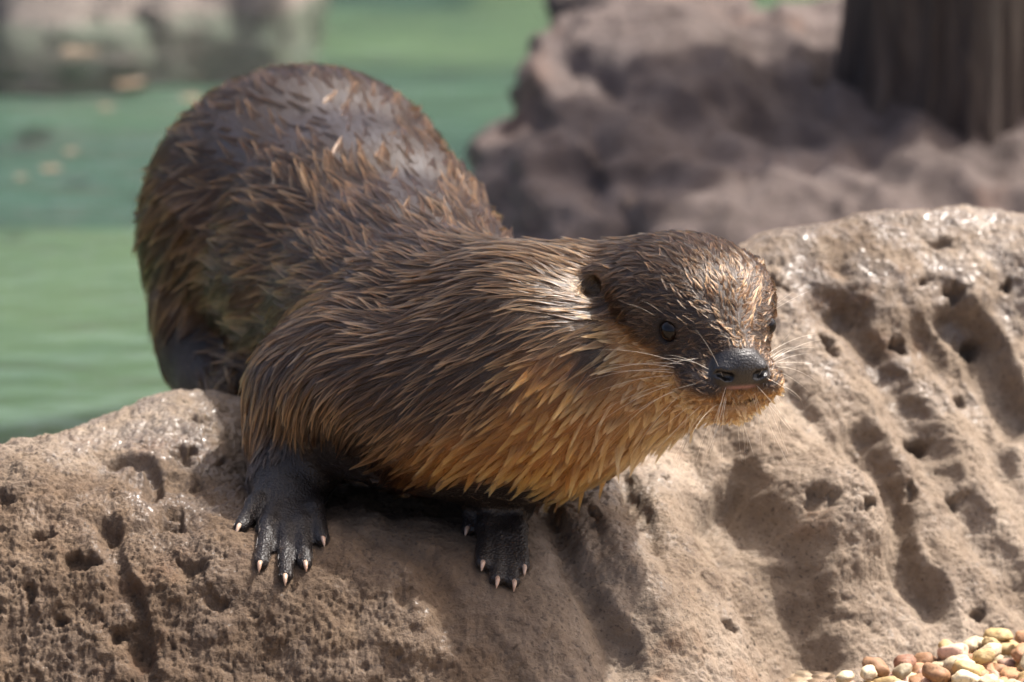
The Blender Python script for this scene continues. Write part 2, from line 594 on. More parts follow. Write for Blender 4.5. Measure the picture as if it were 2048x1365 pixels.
def build_ledge():
    H = base_h(GX, GT)
    P = np.stack([GX, GT, H], -1)
    Nn = np.stack([-np.gradient(H, gx, axis=0), -np.gradient(H, gt, axis=1), np.ones_like(H)], -1)
    Nn /= np.linalg.norm(Nn, axis=-1, keepdims=True)
    view = from_xth(P)
    X, Y = pix_of(view)
    # coordinates warped a little so that nothing runs dead straight
    wq = np.stack([GX * 0.35, GT * 0.35, H * 0.35], -1)
    wx, wy = 16 * fbm(wq, 3), 16 * fbm(wq + 31.7, 3)
    Xw, Yw = X + wx, Y + wy
    D = np.zeros_like(H)
    # broad lumps and swells
    P32 = P.astype(np.float32)
    D += 0.55 * fbm(P32 * 0.16, 3)
    left = 1 - sstep(420, 1150, X)           # crusty left part; smoother, fluted right part
    right = 1 - left
    # flutes and grooves (pixel polylines, half width px, depth cm, sharpness of the right bank)
    grooves = [
        ([(1430, 930), (1490, 1040), (1560, 1170), (1620, 1280), (1670, 1365)], 85, 2.8),
        ([(1680, 830), (1775, 1000), (1800, 1110), (1860, 1190), (1880, 1260)], 42, 1.5),
        ([(1600, 585), (1690, 610), (1745, 700), (1800, 800), (1850, 900), (1900, 1000)], 40, 1.1),
        ([(1890, 590), (1960, 700), (2010, 800), (2060, 880)], 44, 1.9),
        ([(1810, 640), (1880, 720), (1960, 840), (2020, 1000)], 34, 0.7),
        ([(1560, 760), (1640, 880), (1700, 960)], 30, 0.6),
        ([(1060, 990), (1115, 1070), (1175, 1160), (1240, 1290), (1270, 1365)], 40, 1.2),
        ([(1230, 960), (1300, 1080), (1340, 1180)], 30, 0.5),
        ([(1905, 990), (1960, 1100), (2048, 1200)], 40, 0.6),
        ([(205, 1040), (235, 1140), (270, 1250), (300, 1365)], 26, 0.75),
        ([(205, 935), (255, 918), (300, 935), (315, 975), (300, 1010)], 17, 0.95),
        ([(700, 1080), (850, 1120), (900, 1190), (905, 1290)], 30, 0.45),
        ([(320, 1045), (370, 1030)], 22, 0.8),
        ([(190, 1050), (215, 1075), (330, 1062)], 14, 0.5),
    ]
    for poly, w, dep in grooves:
        d, side, fr = seg_dist(Xw, Yw, poly)
        ends = sstep(0, 0.12, fr) * sstep(0, 0.12, 1 - fr) * 0.75 + 0.25
        prof = np.where(side > 0, np.exp(-(d / w) ** 2 * 1.2), np.exp(-(d / (w * 0.8)) ** 4))
        D -= dep * prof * ends
    bumps = [(1665, 1030, 85, 125, -0.5, 2.3), (1560, 1090, 40, 90, -0.5, 0.5), (262, 990, 40, 46, 0, 0.5), (400, 860, 120, 60, 0, 0.35), (800, 1195, 60, 80, 0, 0.35), (850, 1235, 60, 90, 0, 0.4),
             (1330, 1180, 60, 170, -0.5, 0.5), (1850, 560, 130, 60, 0.2, 0.5), (120, 1150, 120, 90, 0, 0.4), (60, 1010, 90, 60, 0, 0.3), (1980, 960, 90, 140, -0.4, 0.6)]
    for cx, cy, rx, ry, ang, a in bumps:
        c, s = math.cos(ang), math.sin(ang)
        u, v = (Xw - cx) * c + (Yw - cy) * s, -(Xw - cx) * s + (Yw - cy) * c
        D += a * np.exp(-(u / rx) ** 2 - (v / ry) ** 2)
    # broad flutes that run down to the right
    al, ac = (X * 0.50 + Y * 0.87) * 0.0016, (X * 0.87 - Y * 0.50) * 0.0105
    fl_ = fbm(np.stack([al, ac, 0 * al], -1), 3, gain=0.45)
    D += right * 0.85 * np.clip(fl_, -0.6, 0.8) * sstep(440, 620, Y) * 0.6
    ju, jv = 13 * fbm(P32 * 1.1 + 2.2, 3), 13 * fbm(P32 * 1.1 + 7.2, 3)
    pits = [(1655, 685, 15, 26, -0.5, 1.2), (1800, 683, 19, 15, 0, 1.2), (1842, 880, 30, 20, 0, 1.4), (1915, 582, 25, 17, 0, 1.3), (1965, 675, 20, 16, 0.3, 1.3), (1695, 1055, 14, 11, 0.4, 0.9),
            (1602, 1028, 14, 22, -0.4, 1.0), (1632, 1042, 14, 14, 0, 0.7), (1965, 1225, 19, 16, 0, 0.9), (1540, 560, 24, 14, 0, 0.9), (1576, 566, 13, 9, 0, 0.6), (1700, 620, 50, 34, 0.1, 0.7),
            (1850, 560, 14, 10, 0, 0.7), (1890, 485, 28, 9, 0.2, 0.6), (2012, 575, 12, 9, 0, .7), (1755, 748, 16, 9, 0, .6), (1930, 790, 16, 12, 0, 0.8), (1905, 1000, 14, 10, 0, .6), (1820, 990, 14, 18, 0, .7),
            (367, 915, 24, 15, 0, 1.2), (350, 1042, 40, 20, 0.1, 1.0), (150, 1130, 26, 18, 0.3, 0.9), (186, 1128, 20, 18, 0, 0.8), (235, 1275, 20, 17, 0, 0.9), (85, 1075, 24, 14, 0, 0.8), (400, 965, 13, 10, 0, 0.6),
            (400, 856, 20, 7, 0, 0.5), (285, 882, 18, 7, 0, 0.5), (445, 925, 14, 10, 0, 0.5), (15, 1010, 16, 12, 0, 0.6), (385, 1145, 34, 16, 0, 0.6), (430, 1205, 26, 16, 0.2, 0.5), (355, 965, 26, 14, 0, 0.5),
            (1330, 958, 12, 8, 0.4, 0.5), (1185, 1040, 10, 16, 0, 0.5), (1470, 1240, 20, 9, 0.8, 0.5), (1260, 1050, 9, 7, 0, .4), (805, 1190, 30, 22, 0.3, 0.6), (270, 960, 14, 30, 0.2, 0.4), (120, 1240, 18, 12, 0, .6), (60, 1190, 16, 20, 0, .6)]
    for cx, cy, rx, ry, ang, a in pits:
        c, s = math.cos(ang), math.sin(ang)
        u, v = (X + ju - cx) * c + (Y + jv - cy) * s, -(X + ju - cx) * s + (Y + jv - cy) * c
        r2 = (u / (rx * 0.82)) ** 2 + (v / (ry * 0.82)) ** 2
        D -= a * 0.85 * np.exp(-r2 ** 2 * 0.8)
        D -= 0.18 * a * np.exp(-r2 * 0.25)
    # scattered holes of falling size
    u = GX + 0.42 * fbm(P32 * 1.5, 3)
    v = np.cumsum(np.concatenate([np.zeros((len(gx), 1)), np.sqrt(np.diff(GT, axis=1) ** 2 + np.diff(H, axis=1) ** 2)], 1), 1)
    v = v + 0.42 * fbm(P32 * 1.5 + 9.1, 3)
    clus = sstep(-0.15, 0.35, fbm(P32 * 0.22 + 4.4, 2))
    D -= (0.15 * left + 0.16 * right) * clus * worley_pits(u, v, 1.9, 0.34, 1)
    D -= (0.16 * left + 0.12 * right) * clus * worley_pits(u, v, 0.85, 0.40, 2)
    D -= (0.11 * left + 0.085 * right) * worley_pits(u, v, 0.36, 0.4, 3)
    D -= (0.05 * left + 0.02 * right) * worley_pits(u, v, 0.2, 0.5, 4)
    Dbig = D.copy()
    # grain
    rough = 0.20 * left + 0.13 * right
    D += rough * fbm(P32 * 0.9, 5, gain=0.58)
    D += (0.085 * left + 0.05 * right) * fbm(P32 * 3.6, 3, gain=0.65, ridged=True)
    D += 0.10 * left * fbm(P32 * np.array([0.8, 2.2, 2.2], dtype=np.float32) + 3.3, 4, ridged=True) * sstep(0, 0.4, fbm(P32 * 0.3 + 8.8, 2))
    # the paws have worn flat spots: no relief under them, so they really rest on the stone
    for paw in (NEAR_PAW, FAR_PAW):
        cx, cy = np.mean([p[0] for p in paw]), np.mean([p[1] for p in paw]) - 30
        m = np.exp(-(((X - cx) / 105) ** 4 + ((Y - cy) / 115) ** 4))
        D -= Dbig * 0.95 * m + (D - Dbig) * 0.35 * m
    view_ok = np.exp(-np.maximum(0, np.abs(GX) - 60) / 20)
    P = P + Nn * (D * view_ok)[..., None]
    nxg, ntg = GX.shape
    ii = np.arange(nxg * ntg).reshape(nxg, ntg)
    F = np.stack([ii[:-1, :-1], ii[:-1, 1:], ii[1:, 1:], ii[1:, :-1]], -1).reshape(-1, 4)[:, ::-1]
    # close the sheet underneath so that it is a solid body
    V = P.reshape(-1, 3)
    V[:, 2] = np.maximum(V[:, 2], -48)
    rim = np.concatenate([ii[:, 0], ii[-1, 1:], ii[::-1, -1][1:], ii[0, ::-1][1:-1]])
    low = V[rim].copy(); low[:, 2] = -50
    nb = len(V)
    V = np.concatenate([V, low])
    lo_i = nb + np.arange(len(rim))
    sk = np.stack([rim, np.roll(rim, -1), np.roll(lo_i, -1), lo_i], -1)
    F = np.concatenate([F, sk])
    o = mesh_obj('rock_ledge', to_world(from_xth(V)), F, M_ROCK, label='pitted tan rock ledge that the otter stands across', cat='rock')
    wet = np.zeros((nxg, ntg))
    wet += 1.3 * np.exp(-(((X - 380) / 230) ** 2 + ((Y - 900) / 120) ** 2))
    wet += 1.1 * sstep(1430, 1580, X) * sstep(900, 560, Y)
    wet += 0.6 * np.exp(-(((X - 1240) / 120) ** 2 + ((Y - 1000) / 120) ** 2))
    wet += 0.2
    float_attr(o.data, 'wet', np.concatenate([np.clip(wet, 0, 1).ravel(), np.zeros(len(rim))]))
    brown_lower_left = 0.9 * (1 - sstep(650, 1450, X + 180 * fbm(P32 * 0.12, 3))) * sstep(820, 1080, Y + 60 * fbm(P32 * 0.2 + 3, 3)) + 0.25  # stone turns darker and browner towards the lower left
    float_attr(o.data, 'brown_lower_left', np.concatenate([np.clip(brown_lower_left, 0, 1).ravel(), np.zeros(len(rim))]))
    return o
ledge = build_ledge()

# ------------------------------------------------------------------ ground, pool, far shore
def level_sheet(name, rects, z, mat, **kw):
    V, F = [], []
    for x0, x1, y0, y1 in rects:
        b = len(V)
        V += [(x0, y0, z), (x1, y0, z), (x1, y1, z), (x0, y1, z)]
        F.append((b, b + 1, b + 2, b + 3))
    return mesh_obj(name, np.array(V), F, mat, smooth=False, **kw)

PX0, PX1, PY0, PY1 = -2.6, 2.6, 0.22, 3.3
M_GRAVEL = gravel_material()
level_sheet('ground', [(-400, 400, -400, PY0), (-400, PX0, PY0, PY1), (PX1, 400, PY0, PY1), (-400, 400, PY1, 400)], 0.0, M_GRAVEL, kind='structure')

def build_pool():
    xs, ys = np.linspace(PX0, PX1, 140), np.linspace(PY0, PY1, 110)
    Xg, Yg = np.meshgrid(xs, ys, indexing='ij')
    floor_h = -34.0
    q = np.stack([Xg * 100, -Yg * 100, np.full(Xg.shape, floor_h)], -1)
    u, v = pix_of(from_xth(q))
    nz = 14 * noise3(np.stack([Xg * 3, Yg * 3, 0 * Xg], -1))
    v = v + nz
    sh = np.full(u.shape, 0.2)
    sh = np.where(v > 545, 0.80 - 0.15 * sstep(545, 560, v) * 0, sh)
    sh = np.maximum(sh, 0.80 * sstep(538, 556, v))
    sh = np.maximum(sh, 0.52 * sstep(330, 300, v) * sstep(195, 225, v))
    sh = np.maximum(sh, 0.70 * sstep(60, 85, v) * sstep(215, 180, v) * sstep(200, 420, u) )
    sh = np.maximum(sh, 0.85 * sstep(900, 980, u) * sstep(100, 70, v))
    z = 0.19 + 0.01 * floor_h + 0.05 * sh
    z[0, :] = z[-1, :] = 0.001
    z[:, 0] = z[:, -1] = 0.001
    ii = np.arange(Xg.size).reshape(Xg.shape)
    F = np.stack([ii[:-1, :-1], ii[1:, :-1], ii[1:, 1:], ii[:-1, 1:]], -1).reshape(-1, 4)
    o = mesh_obj('pool_floor', np.stack([Xg, Yg, z], -1).reshape(-1, 3), F, floor_material(), kind='structure')
    float_attr(o.data, 'shallow', sh.ravel())
    level_sheet('water', [(PX0 - 0.002, PX1 + 0.002, PY0 - 0.002, PY1 + 0.002)], 0.19 + 0.01 * WATER_H, water_material(), kind='structure')
build_pool()

def lumpy_rock(name, c, r, seed, mat, amp=0.25, freq=1.6, n=5, flat=None, **kw):
    """an uneven boulder of real size: c base centre (m), r radii (m)"""
    bm = bmesh.new()
    bmesh.ops.create_icosphere(bm, subdivisions=n, radius=1.0)
    V = np.array([v.co[:] for v in bm.verts])
    F = np.array([[v.index for v in f.verts] for f in bm.faces])
    bm.free()
    d = 1 + amp * fbm(V * freq + seed * 7.7, 4, gain=0.55) + 0.35 * amp * fbm(V * freq * 3 + seed, 3, ridged=True)
    V = V * d[:, None]
    V = np.sign(V) * np.abs(V) ** 0.85
    o = mesh_obj(name, V * np.array(r), F, mat, **kw)
    o.location = c
    return o

def build_shore():
    spots = [(-30, 60, 150, 0.13), (120, 75, 170, 0.11), (300, 58, 120, 0.10), (430, 60, 130, 0.12)]
    tints = ['pale grey', 'brown grey', 'dark grey', 'sand grey', 'dull brown', 'low grey', 'flat brown']
    for k, (x, y, w, hgt) in enumerate(spots):
        p = to_world(on_level(x, y - 45, WATER_H))
        lumpy_rock('shore_rock', (p[0], p[1] + 0.08, 0.19 + 0.01 * WATER_H - 0.05), (w / 3400 * 2.4, 0.13, hgt * 0.26 + 0.06), k + 1, M_SHORE, n=4,
                   label='blurred grey brown stone at the waterline on the far side of the pool', cat='rock', group='stones along the far shore')
build_shore()

# ------------------------------------------------------------------ the root-like boulder, the tree trunk and the added backdrop wall
def build_back():
    f = Field((-5, -22, -165), (62, 75, -70), 0.6, big=9)
    z0 = -104
    def q(x, y, z):
        return px(x, y, z)
    # left lobe of the boulder, its sloping top and the ridges that run down from the tree
    f.ellip(q(1305, 330, z0), (10.5, 10.0, 12), k=3)
    f.ellip(q(1175, 420, z0 + 2), (5.5, 8, 9), k=3)
    f.cone(q(1225, 520, z0), q(1310, 90, z0 - 12), 8.5, 5.0, 4)
    f.cone(q(1310, 90, z0 - 12), q(1260, -60, z0 - 16), 5.0, 4.5, 4)
    f.cone(q(1700, 190, z0 - 6), q(1330, 330, z0 + 8), 5.2, 4.0, 3)
    f.cone(q(1720, 300, z0 - 2), q(1420, 470, z0 + 12), 5.0, 3.6, 2)
    f.cone(q(1760, 330, z0 + 2), q(1560, 520, z0 + 12), 4.6, 4.2, 2)
    f.cone(q(1500, 330, z0 - 8), q(1500, 600, z0), 9.0, 11.0, 3)
    f.cone(q(1900, 430, z0), q(1850, 620, z0 + 4), 11.0, 12.0, 3)
    f.cone(q(2080, 430, z0), q(2150, 620, z0 + 4), 10.0, 12.0, 3)
    f.ellip(q(1200, 375, z0 + 13), (2.6, 2.4, 3.0), k=1.0, sub=True)
    V, F = f.mesh()
    V = relax(V, F, 2)
    V[:, 2] -= 1.1 * (V[:, 1] - 8.0)            # its face leans away like a bank
    V[:, 0] *= (220 - V[:, 2]) / (220 + 104)
    V[:, 1] *= (220 - V[:, 2]) / (220 + 104)
    N = vnormals(V, F)
    st = np.array([0.07, 0.16, 0.07], dtype=np.float32)
    ang = V @ np.array([[0.82, 0.57, 0], [-0.57, 0.82, 0], [0, 0, 1]], dtype=np.float32)
    V = V + N * (1.7 * fbm(ang * st * 1.1, 4, ridged=True) + 0.6 * fbm(V * 0.35, 4))[:, None]
    Wd = to_world(V)
    ok = Wd[:, 2] > -0.45
    Wd[:, 2] = np.maximum(Wd[:, 2], -0.27)
    mesh_obj('boulder', Wd, F, M_BACK, label='large out of focus grey brown boulder with ridges like roots', cat='rock')
    # tree trunk: flared, leaning a little, ribbed bark
    base = q(1930, 262, -110)
    b = xth(base)
    nu, nv = 160, 120
    th = np.linspace(0, 2 * np.pi, nu, endpoint=False)
    hv = np.linspace(-50, 290, nv)
    TH, HV = np.meshgrid(th, hv, indexing='ij')
    flare = 1 + 0.45 * np.exp(-(HV + 14) / 12.0) * (HV > -14) + 0.45 * (HV <= -14)
    R0 = 7.9 * flare * (1 + 0.07 * np.cos(3 * TH + 0.5) + 0.06 * np.cos(7 * TH + 1.0 + 0.02 * HV))
    pn = np.stack([np.cos(TH) * 2.2, np.sin(TH) * 2.2, HV * 0.02], -1)
    R0 = R0 + 0.8 * fbm(pn * 2.0, 5, ridged=True)
    xx = b[0] + R0 * np.cos(TH) + 0.02 * HV
    tt = b[1] + R0 * np.sin(TH)
    hh = b[2] + HV
    V = to_world(from_xth(np.stack([xx, tt, hh], -1).reshape(-1, 3)))
    ii = np.arange(nu * nv).reshape(nu, nv)
    F = np.stack([ii, np.roll(ii, -1, 0), np.roll(np.roll(ii, -1, 0), -1, 1), np.roll(ii, -1, 1)], -1)[:, :-1].reshape(-1, 4)
    tr = mesh_obj('trunk', V, F, M_BARK)
    root = link(bpy.data.objects.new('tree', None), label='dark brown tree trunk with ribbed bark rising behind the boulder', cat='tree')
    root.location = to_world(base)
    tr.location = -root.location
    tr.parent = root
    # leafy crown high above the frame
    n = 2600
    rr = RNG.normal(size=(n, 3)); rr /= np.linalg.norm(rr, axis=1, keepdims=True)
    c = rr * (RNG.random((n, 1)) ** 0.5) * np.array([0.6, 0.55, 0.45]) + to_world(from_xth(np.array([b[0] + 8, b[1] - 20, b[2] + 300])))
    a = RNG.normal(size=(n, 3)); a /= np.linalg.norm(a, axis=1, keepdims=True)
    bb = np.cross(a, RNG.normal(size=(n, 3))); bb /= np.linalg.norm(bb, axis=1, keepdims=True)
    V = np.stack([c - a * 0.05, c + bb * 0.02, c + a * 0.05, c - bb * 0.02], 1).reshape(-1, 3)
    F = np.arange(n * 4).reshape(n, 4)
    kk = NT('leaf'); kk.set(kk.bsdf, 'Base Color', (0.06, 0.12, 0.03, 1)); kk.p(Roughness=0.5)
    cr = mesh_obj('crown', V, F, kk.m, smooth=False)
    cr.location = -root.location
    cr.parent = root
    M_WALL = rock_material('backdrop_green', (0.045, 0.065, 0.035), (0.09, 0.115, 0.065), (0.16, 0.17, 0.12), rust=(0.08, 0.07, 0.04), scale=0.3, wet=False)
    # unseen backdrop wall, added so the water mirrors dark green instead of bright sky
    nx_, nz_ = 200, 60
    xs, zs = np.linspace(-3.2, 3.2, nx_), np.linspace(-0.05, 1.1, nz_)
    A, Z = np.meshgrid(xs, zs, indexing='ij')
    dep = 0.06 * fbm(np.stack([A * 2.2, Z * 3.2, 0 * A], -1), 4, ridged=True) + 0.05 * fbm(np.stack([A * 7, Z * 2, 0 * A + 3], -1), 3)
    Vf = np.stack([A, 3.55 - dep, Z], -1).reshape(-1, 3)
    Vb = np.stack([A, 0 * A + 3.9, Z], -1).reshape(-1, 3)
    ii = np.arange(nx_ * nz_).reshape(nx_, nz_)
    Ff = np.stack([ii[:-1, :-1], ii[1:, :-1], ii[1:, 1:], ii[:-1, 1:]], -1).reshape(-1, 4)
    nb = len(Vf)
    top = np.stack([ii[:-1, -1], ii[1:, -1], ii[1:, -1] + nb, ii[:-1, -1] + nb], -1)
    s0 = np.stack([ii[0, 1:], ii[0, :-1], ii[0, :-1] + nb, ii[0, 1:] + nb], -1)
    s1 = np.stack([ii[-1, :-1], ii[-1, 1:], ii[-1, 1:] + nb, ii[-1, :-1] + nb], -1)
    mesh_obj('backdrop_wall', np.concatenate([Vf, Vb]), np.concatenate([Ff, Ff[:, ::-1] + nb, top, s0, s1]), M_WALL, label='unseen grey green backdrop wall beyond the pool, added for the water reflections', cat='wall')
build_back()

# floating leaves on the pool
def build_leaves():
    k = NT('fallen_leaf')
    k.set(k.bsdf, 'Base Color', k.ramp(k.noise(k.coord(), 60, 3), [(0.3, (0.11, 0.075, 0.045)), (0.7, (0.20, 0.15, 0.10))]))
    k.p(Roughness=0.5)
    for j, (x, y, s) in enumerate([(160, 112, 0.030), (262, 175, 0.026), (211, 222, 0.014), (100, 346, 0.017), (141, 311, 0.012), (42, 362, 0.011), (385, 205, 0.020)]):
        p = to_world(on_level(x, y, WATER_H))
        n = 14
        u = np.linspace(0, 1, n)
        half = 0.38 * np.sin(np.pi * u ** 0.8) * (1 + 0.12 * np.sin(u * 25))
        mid = np.stack([u - 0.5, 0 * u, 0.10 * (u - 0.5) ** 2], 1)
        l = mid + np.stack([0 * u, half, 0.10 * half + 0.03 * np.sin(u * 9)], 1)
        r = mid + np.stack([0 * u, -half, 0.14 * half], 1)
        V = np.concatenate([mid, l, r])
        low = V - np.array([0, 0, 0.03])
        F = []
        for i in range(n - 1):
            F += [(i, i + 1, n + i + 1, n + i), (i + 1, i, 2 * n + i, 2 * n + i + 1)]
            F += [(3 * n + i + 1, 3 * n + i, 4 * n + i, 4 * n + i + 1), (3 * n + i, 3 * n + i + 1, 5 * n + i + 1, 5 * n + i)]
        V = np.concatenate([V, low]) * s * 1.2
        o = mesh_obj('floating_leaf', V, F, k.m, label='small tan fallen leaf floating on the green water', cat='leaf', group='leaves floating on the pool')
        o.location = (p[0], p[1], 0.19 + 0.01 * WATER_H + 0.003)
        o.rotation_euler = (0, 0, 0.9 * j)
build_leaves()

# ------------------------------------------------------------------ the otter
def nrm(v):
    v = np.asarray(v, dtype=float)
    return v / np.linalg.norm(v)

YAW, PIT, ROLL = math.radians(20), math.radians(11), math.radians(3.0)
HF = np.array([math.cos(PIT) * math.sin(YAW), -math.sin(PIT), math.cos(PIT) * math.cos(YAW)])   # head: forward
HL = np.array([math.cos(YAW), 0, -math.sin(YAW)])                                             # head: its left (picture right)
HU = np.cross(HF, HL)
HL, HU = HL * math.cos(ROLL) + HU * math.sin(ROLL), HU * math.cos(ROLL) - HL * math.sin(ROLL)
HR = np.stack([HF, HL, HU])
HO = px(1355, 566, -3.0)                                                                    # midway between the ears

def hd(x, y, z):
    return HO + x * HF + y * HL + z * HU

def local(p):
    return (np.asarray(p) - HO) @ HR.T

UPW = np.array([0, CP, SP])            # world up in view coordinates

SPINE = [(hd(8.6, 0, -2.9), 1.2), (hd(4.5, 0, -2.0), 2.8), (hd(0.5, 0, -1.8), 3.9),
         (px(1235, 690, -6.0), 5.35), (px(1030, 738, -5.5), 6.0), (px(880, 722, -10.0), 6.2), (px(815, 640, -17), 6.6),
         (px(715, 540, -25.5), 7.7), (px(620, 448, -33), 8.45), (px(585, 490, -40), 7.2), (px(610, 590, -46), 4.4), (px(640, 690, -53), 3.0), (px(660, 780, -64), 1.9), (px(665, 800, -74), 0.8)]

def on_rock(x, y, lift):
    p, n = rock_hit(x, y)
    return p + n * lift

def paw_bones(wrist, palm, tips, knuckles, thumb_r=0.36):
    fingers = []
    for (tx, ty), (kx, ky) in zip(tips, knuckles):
        tip = on_rock(tx, ty - 6, 0.34)
        kn = on_rock(kx, ky, 1.15)
        mid = 0.48 * kn + 0.52 * tip + 0.28 * rock_hit((tx + kx) / 2, (ty + ky) / 2)[1]
        fingers.append([(kn, 0.54), (mid, 0.49), (tip, 0.38)])
    return fingers

near_wrist = px(574, 968, -6.6)
near_palm = on_rock(572, 1036, 1.0)
near_f = paw_bones(near_wrist, near_palm, NEAR_PAW, [(534, 1022), (551, 1034), (573, 1038), (594, 1034), (610, 1026)])
far_wrist = px(998, 990, -7.4)
far_palm = on_rock(998, 1052, 1.0)
far_f = paw_bones(far_wrist, far_palm, FAR_PAW, [(970, 1038), (980, 1050), (996, 1055), (1012, 1054), (1024, 1048)])
near_leg = [(px(730, 790, -8), 4.6), (px(632, 830, -8.4), 3.1), (px(592, 905, -7.9), 2.1), (near_wrist, 1.5), (near_palm, 1.15)]
far_leg = [(px(1010, 800, -6), 4.0), (px(1000, 930, -7.0), 2.4), (far_wrist, 1.45), (far_palm, 1.2)]
hind_leg = [(px(520, 560, -31), 6.7), (px(440, 660, -31), 3.6), (px(425, 720, -30), 2.2), (px(425, 765, -27.5), 1.5), (px(465, 775, -23.5), 1.25)]
hind_far = [(px(700, 560, -36), 6.0), (px(720, 660, -36), 3.0), (px(730, 740, -33), 1.6), (px(760, 760, -30), 1.2)]
EYE_L = [4.75, 2.62, -1.30]     # refined below from the skull surface
EYE_R_ = 0.62

def build_field():
    f = Field((-22, -16, -76), (14.5, 18.0, 9.5), 0.125, big=3.0)
    f.chain(SPINE[3:], 2.0)
    f.ellip(px(578, 470, -34), (8.4, 8.4, 8.4), k=2.5)
    f.chain(near_leg, 1.2)
    f.ellip(px(650, 775, -9.5), (3.5, 3.6, 4.0), k=2.8)
    for fs, wr in ((near_f, near_palm), (far_f, far_palm)):
        for fi in fs:
            f.cone(wr, fi[0][0], 0.85, 0.52, 0.45)
            f.chain(fi, 0.32)
            f.cone(near_wrist if fs is near_f else far_wrist, fi[0][0], 1.1, 0.50, 1.3)
        for fa, fb in zip(fs[:-1], fs[1:]):          # webs between the toes
            f.cone(0.5 * (fa[0][0] + fb[0][0]) - 0.1 * UPW, 0.25 * (fa[1][0] + fb[1][0] + fa[2][0] + fb[2][0]) - 0.1 * UPW, 0.34, 0.14, 0.25)
    f.chain(far_leg, 1.0)
    f.chain(hind_leg, 1.6)
    f.chain(hind_far, 1.6)
    f.ellip(px(905, 815, -3.5), (6.0, 4.3, 4.0), k=2.0)       # breast
    f.cone(px(740, 800, -6), px(1050, 830, -4), 4.0, 4.0, 2.0)
    # skull, cheeks, muzzle
    f.ellip(hd(0.9, 0, -0.45), (5.9, 4.35, 3.05), HR, 0.9)
    f.ellip(hd(1.8, 0, -2.2), (4.6, 3.8, 3.2), HR, 1.0)
    f.ellip(hd(4.3, 0, -1.5), (3.5, 2.6, 2.0), HR, 0.8)
    f.ellip(hd(4.6, 0, -3.2), (3.2, 2.85, 2.2), HR, 0.8)
    f.ellip(hd(6.5, 0, -3.1), (2.3, 2.1, 1.6), HR, 0.7)
    for s in (-1, 1):
        f.ellip(hd(6.95, 1.42 * s, -3.75), (1.75, 1.32, 1.18), HR, 0.45)      # whisker pads
        f.ellip(hd(4.7, 1.95 * s, -0.75), (1.5, 0.75, 0.55), HR, 0.5)          # brow
    f.ellip(hd(6.2, 0, -4.75), (2.3, 1.75, 1.05), HR, 0.5)                     # chin
    f.cone(hd(4.5, 0, -0.9), hd(8.0, 0, -2.35), 1.35, 0.95, 0.5)                # bridge of the nose
    f.cone(hd(2, 0, -4.0), px(1180, 760, -4.0), 2.8, 4.5, 1.2)                  # throat
    # nose pad
    f.ellip(hd(8.35, 0, -2.72), (0.74, 1.36, 0.92), HR, 0.25)
    for s in (-1, 1):
        f.ellip(hd(8.55, 0.95 * s, -2.9), (0.50, 0.52, 0.50), HR, 0.25)
    for s in (-1, 1):
        f.ellip(hd(9.0, 0.80 * s, -3.02), (0.48, 0.34, 0.24), HR, 0.10, sub=True)
        f.ellip(hd(8.85, 1.22 * s, -2.88), (0.35, 0.30, 0.14), HR, 0.10, sub=True)
    # ears
    for s in (-1, 1):
        e1 = nrm(0.50 * HF + 0.82 * s * HL + 0.18 * HU)
        e3 = nrm(HU - (HU @ e1) * e1 + 0.25 * s * HL)
        e3 = nrm(e3 - (e3 @ e1) * e1)
        R = np.stack([e1, np.cross(e3, e1), e3])
        c = hd(0.05, 4.34 * s, 0.12)
        f.ellip(c, (0.52, 1.0, 1.02), R, 0.35)
        f.ellip(c + e1 * 0.50 - e3 * 0.15, (0.60, 0.58, 0.60), R, 0.15, sub=True)
    # the eye lies on the skull where the photo shows it
    zs = np.arange(9, -8, -0.02, dtype=np.float32)
    sc_ = (FOC * 100 - zs) / FPX
    ray = np.stack([(1336 - 1024) * sc_, (682.5 - 664) * sc_, zs], -1)
    kk = int(np.argmax(f.sample(ray) < 0))
    hit = ray[kk].astype(float)
    le = local(hit - f.grad(hit[None])[0] * 0.33)
    EYE_L[0], EYE_L[1], EYE_L[2] = float(le[0]), float(-le[1]), float(le[2])
    print('EYE', EYE_L, pix_of(hd(*EYE_L)))
    # lips: a thin crease from below the nose back along both cheeks; eye sockets and lids
    sl, X, Y, Z = f.box(hd(5.5, 0, -3) - 5.5, hd(5.5, 0, -3) + 5.5)
    L = (np.stack([X, Y, Z], -1) - HO) @ HR.T
    zm = -4.42 - 0.10 * np.cos(L[..., 1] * 2.0) - 0.10 * np.clip(7.6 - L[..., 0], 0, 9)
    m = sstep(4.6, 5.6, L[..., 0])
    f.g[sl] += 0.26 * m * np.exp(-((L[..., 2] - zm) / 0.10) ** 2)
    f.g[sl] += 0.10 * np.exp(-(L[..., 1] / 0.07) ** 2) * sstep(8.0, 8.3, L[..., 0]) * np.exp(-((L[..., 2] + 3.8) / 0.5) ** 2)
    for s in (-1, 1):
        dl = L - np.array([EYE_L[0], EYE_L[1] * s, EYE_L[2]])
        r = np.sqrt((dl ** 2).sum(-1))
        f.g[sl] += 0.55 * np.exp(-(r / 0.50) ** 4) - 0.07 * np.exp(-((r - 0.70) / 0.16) ** 2)
    return f

FUR = build_field()

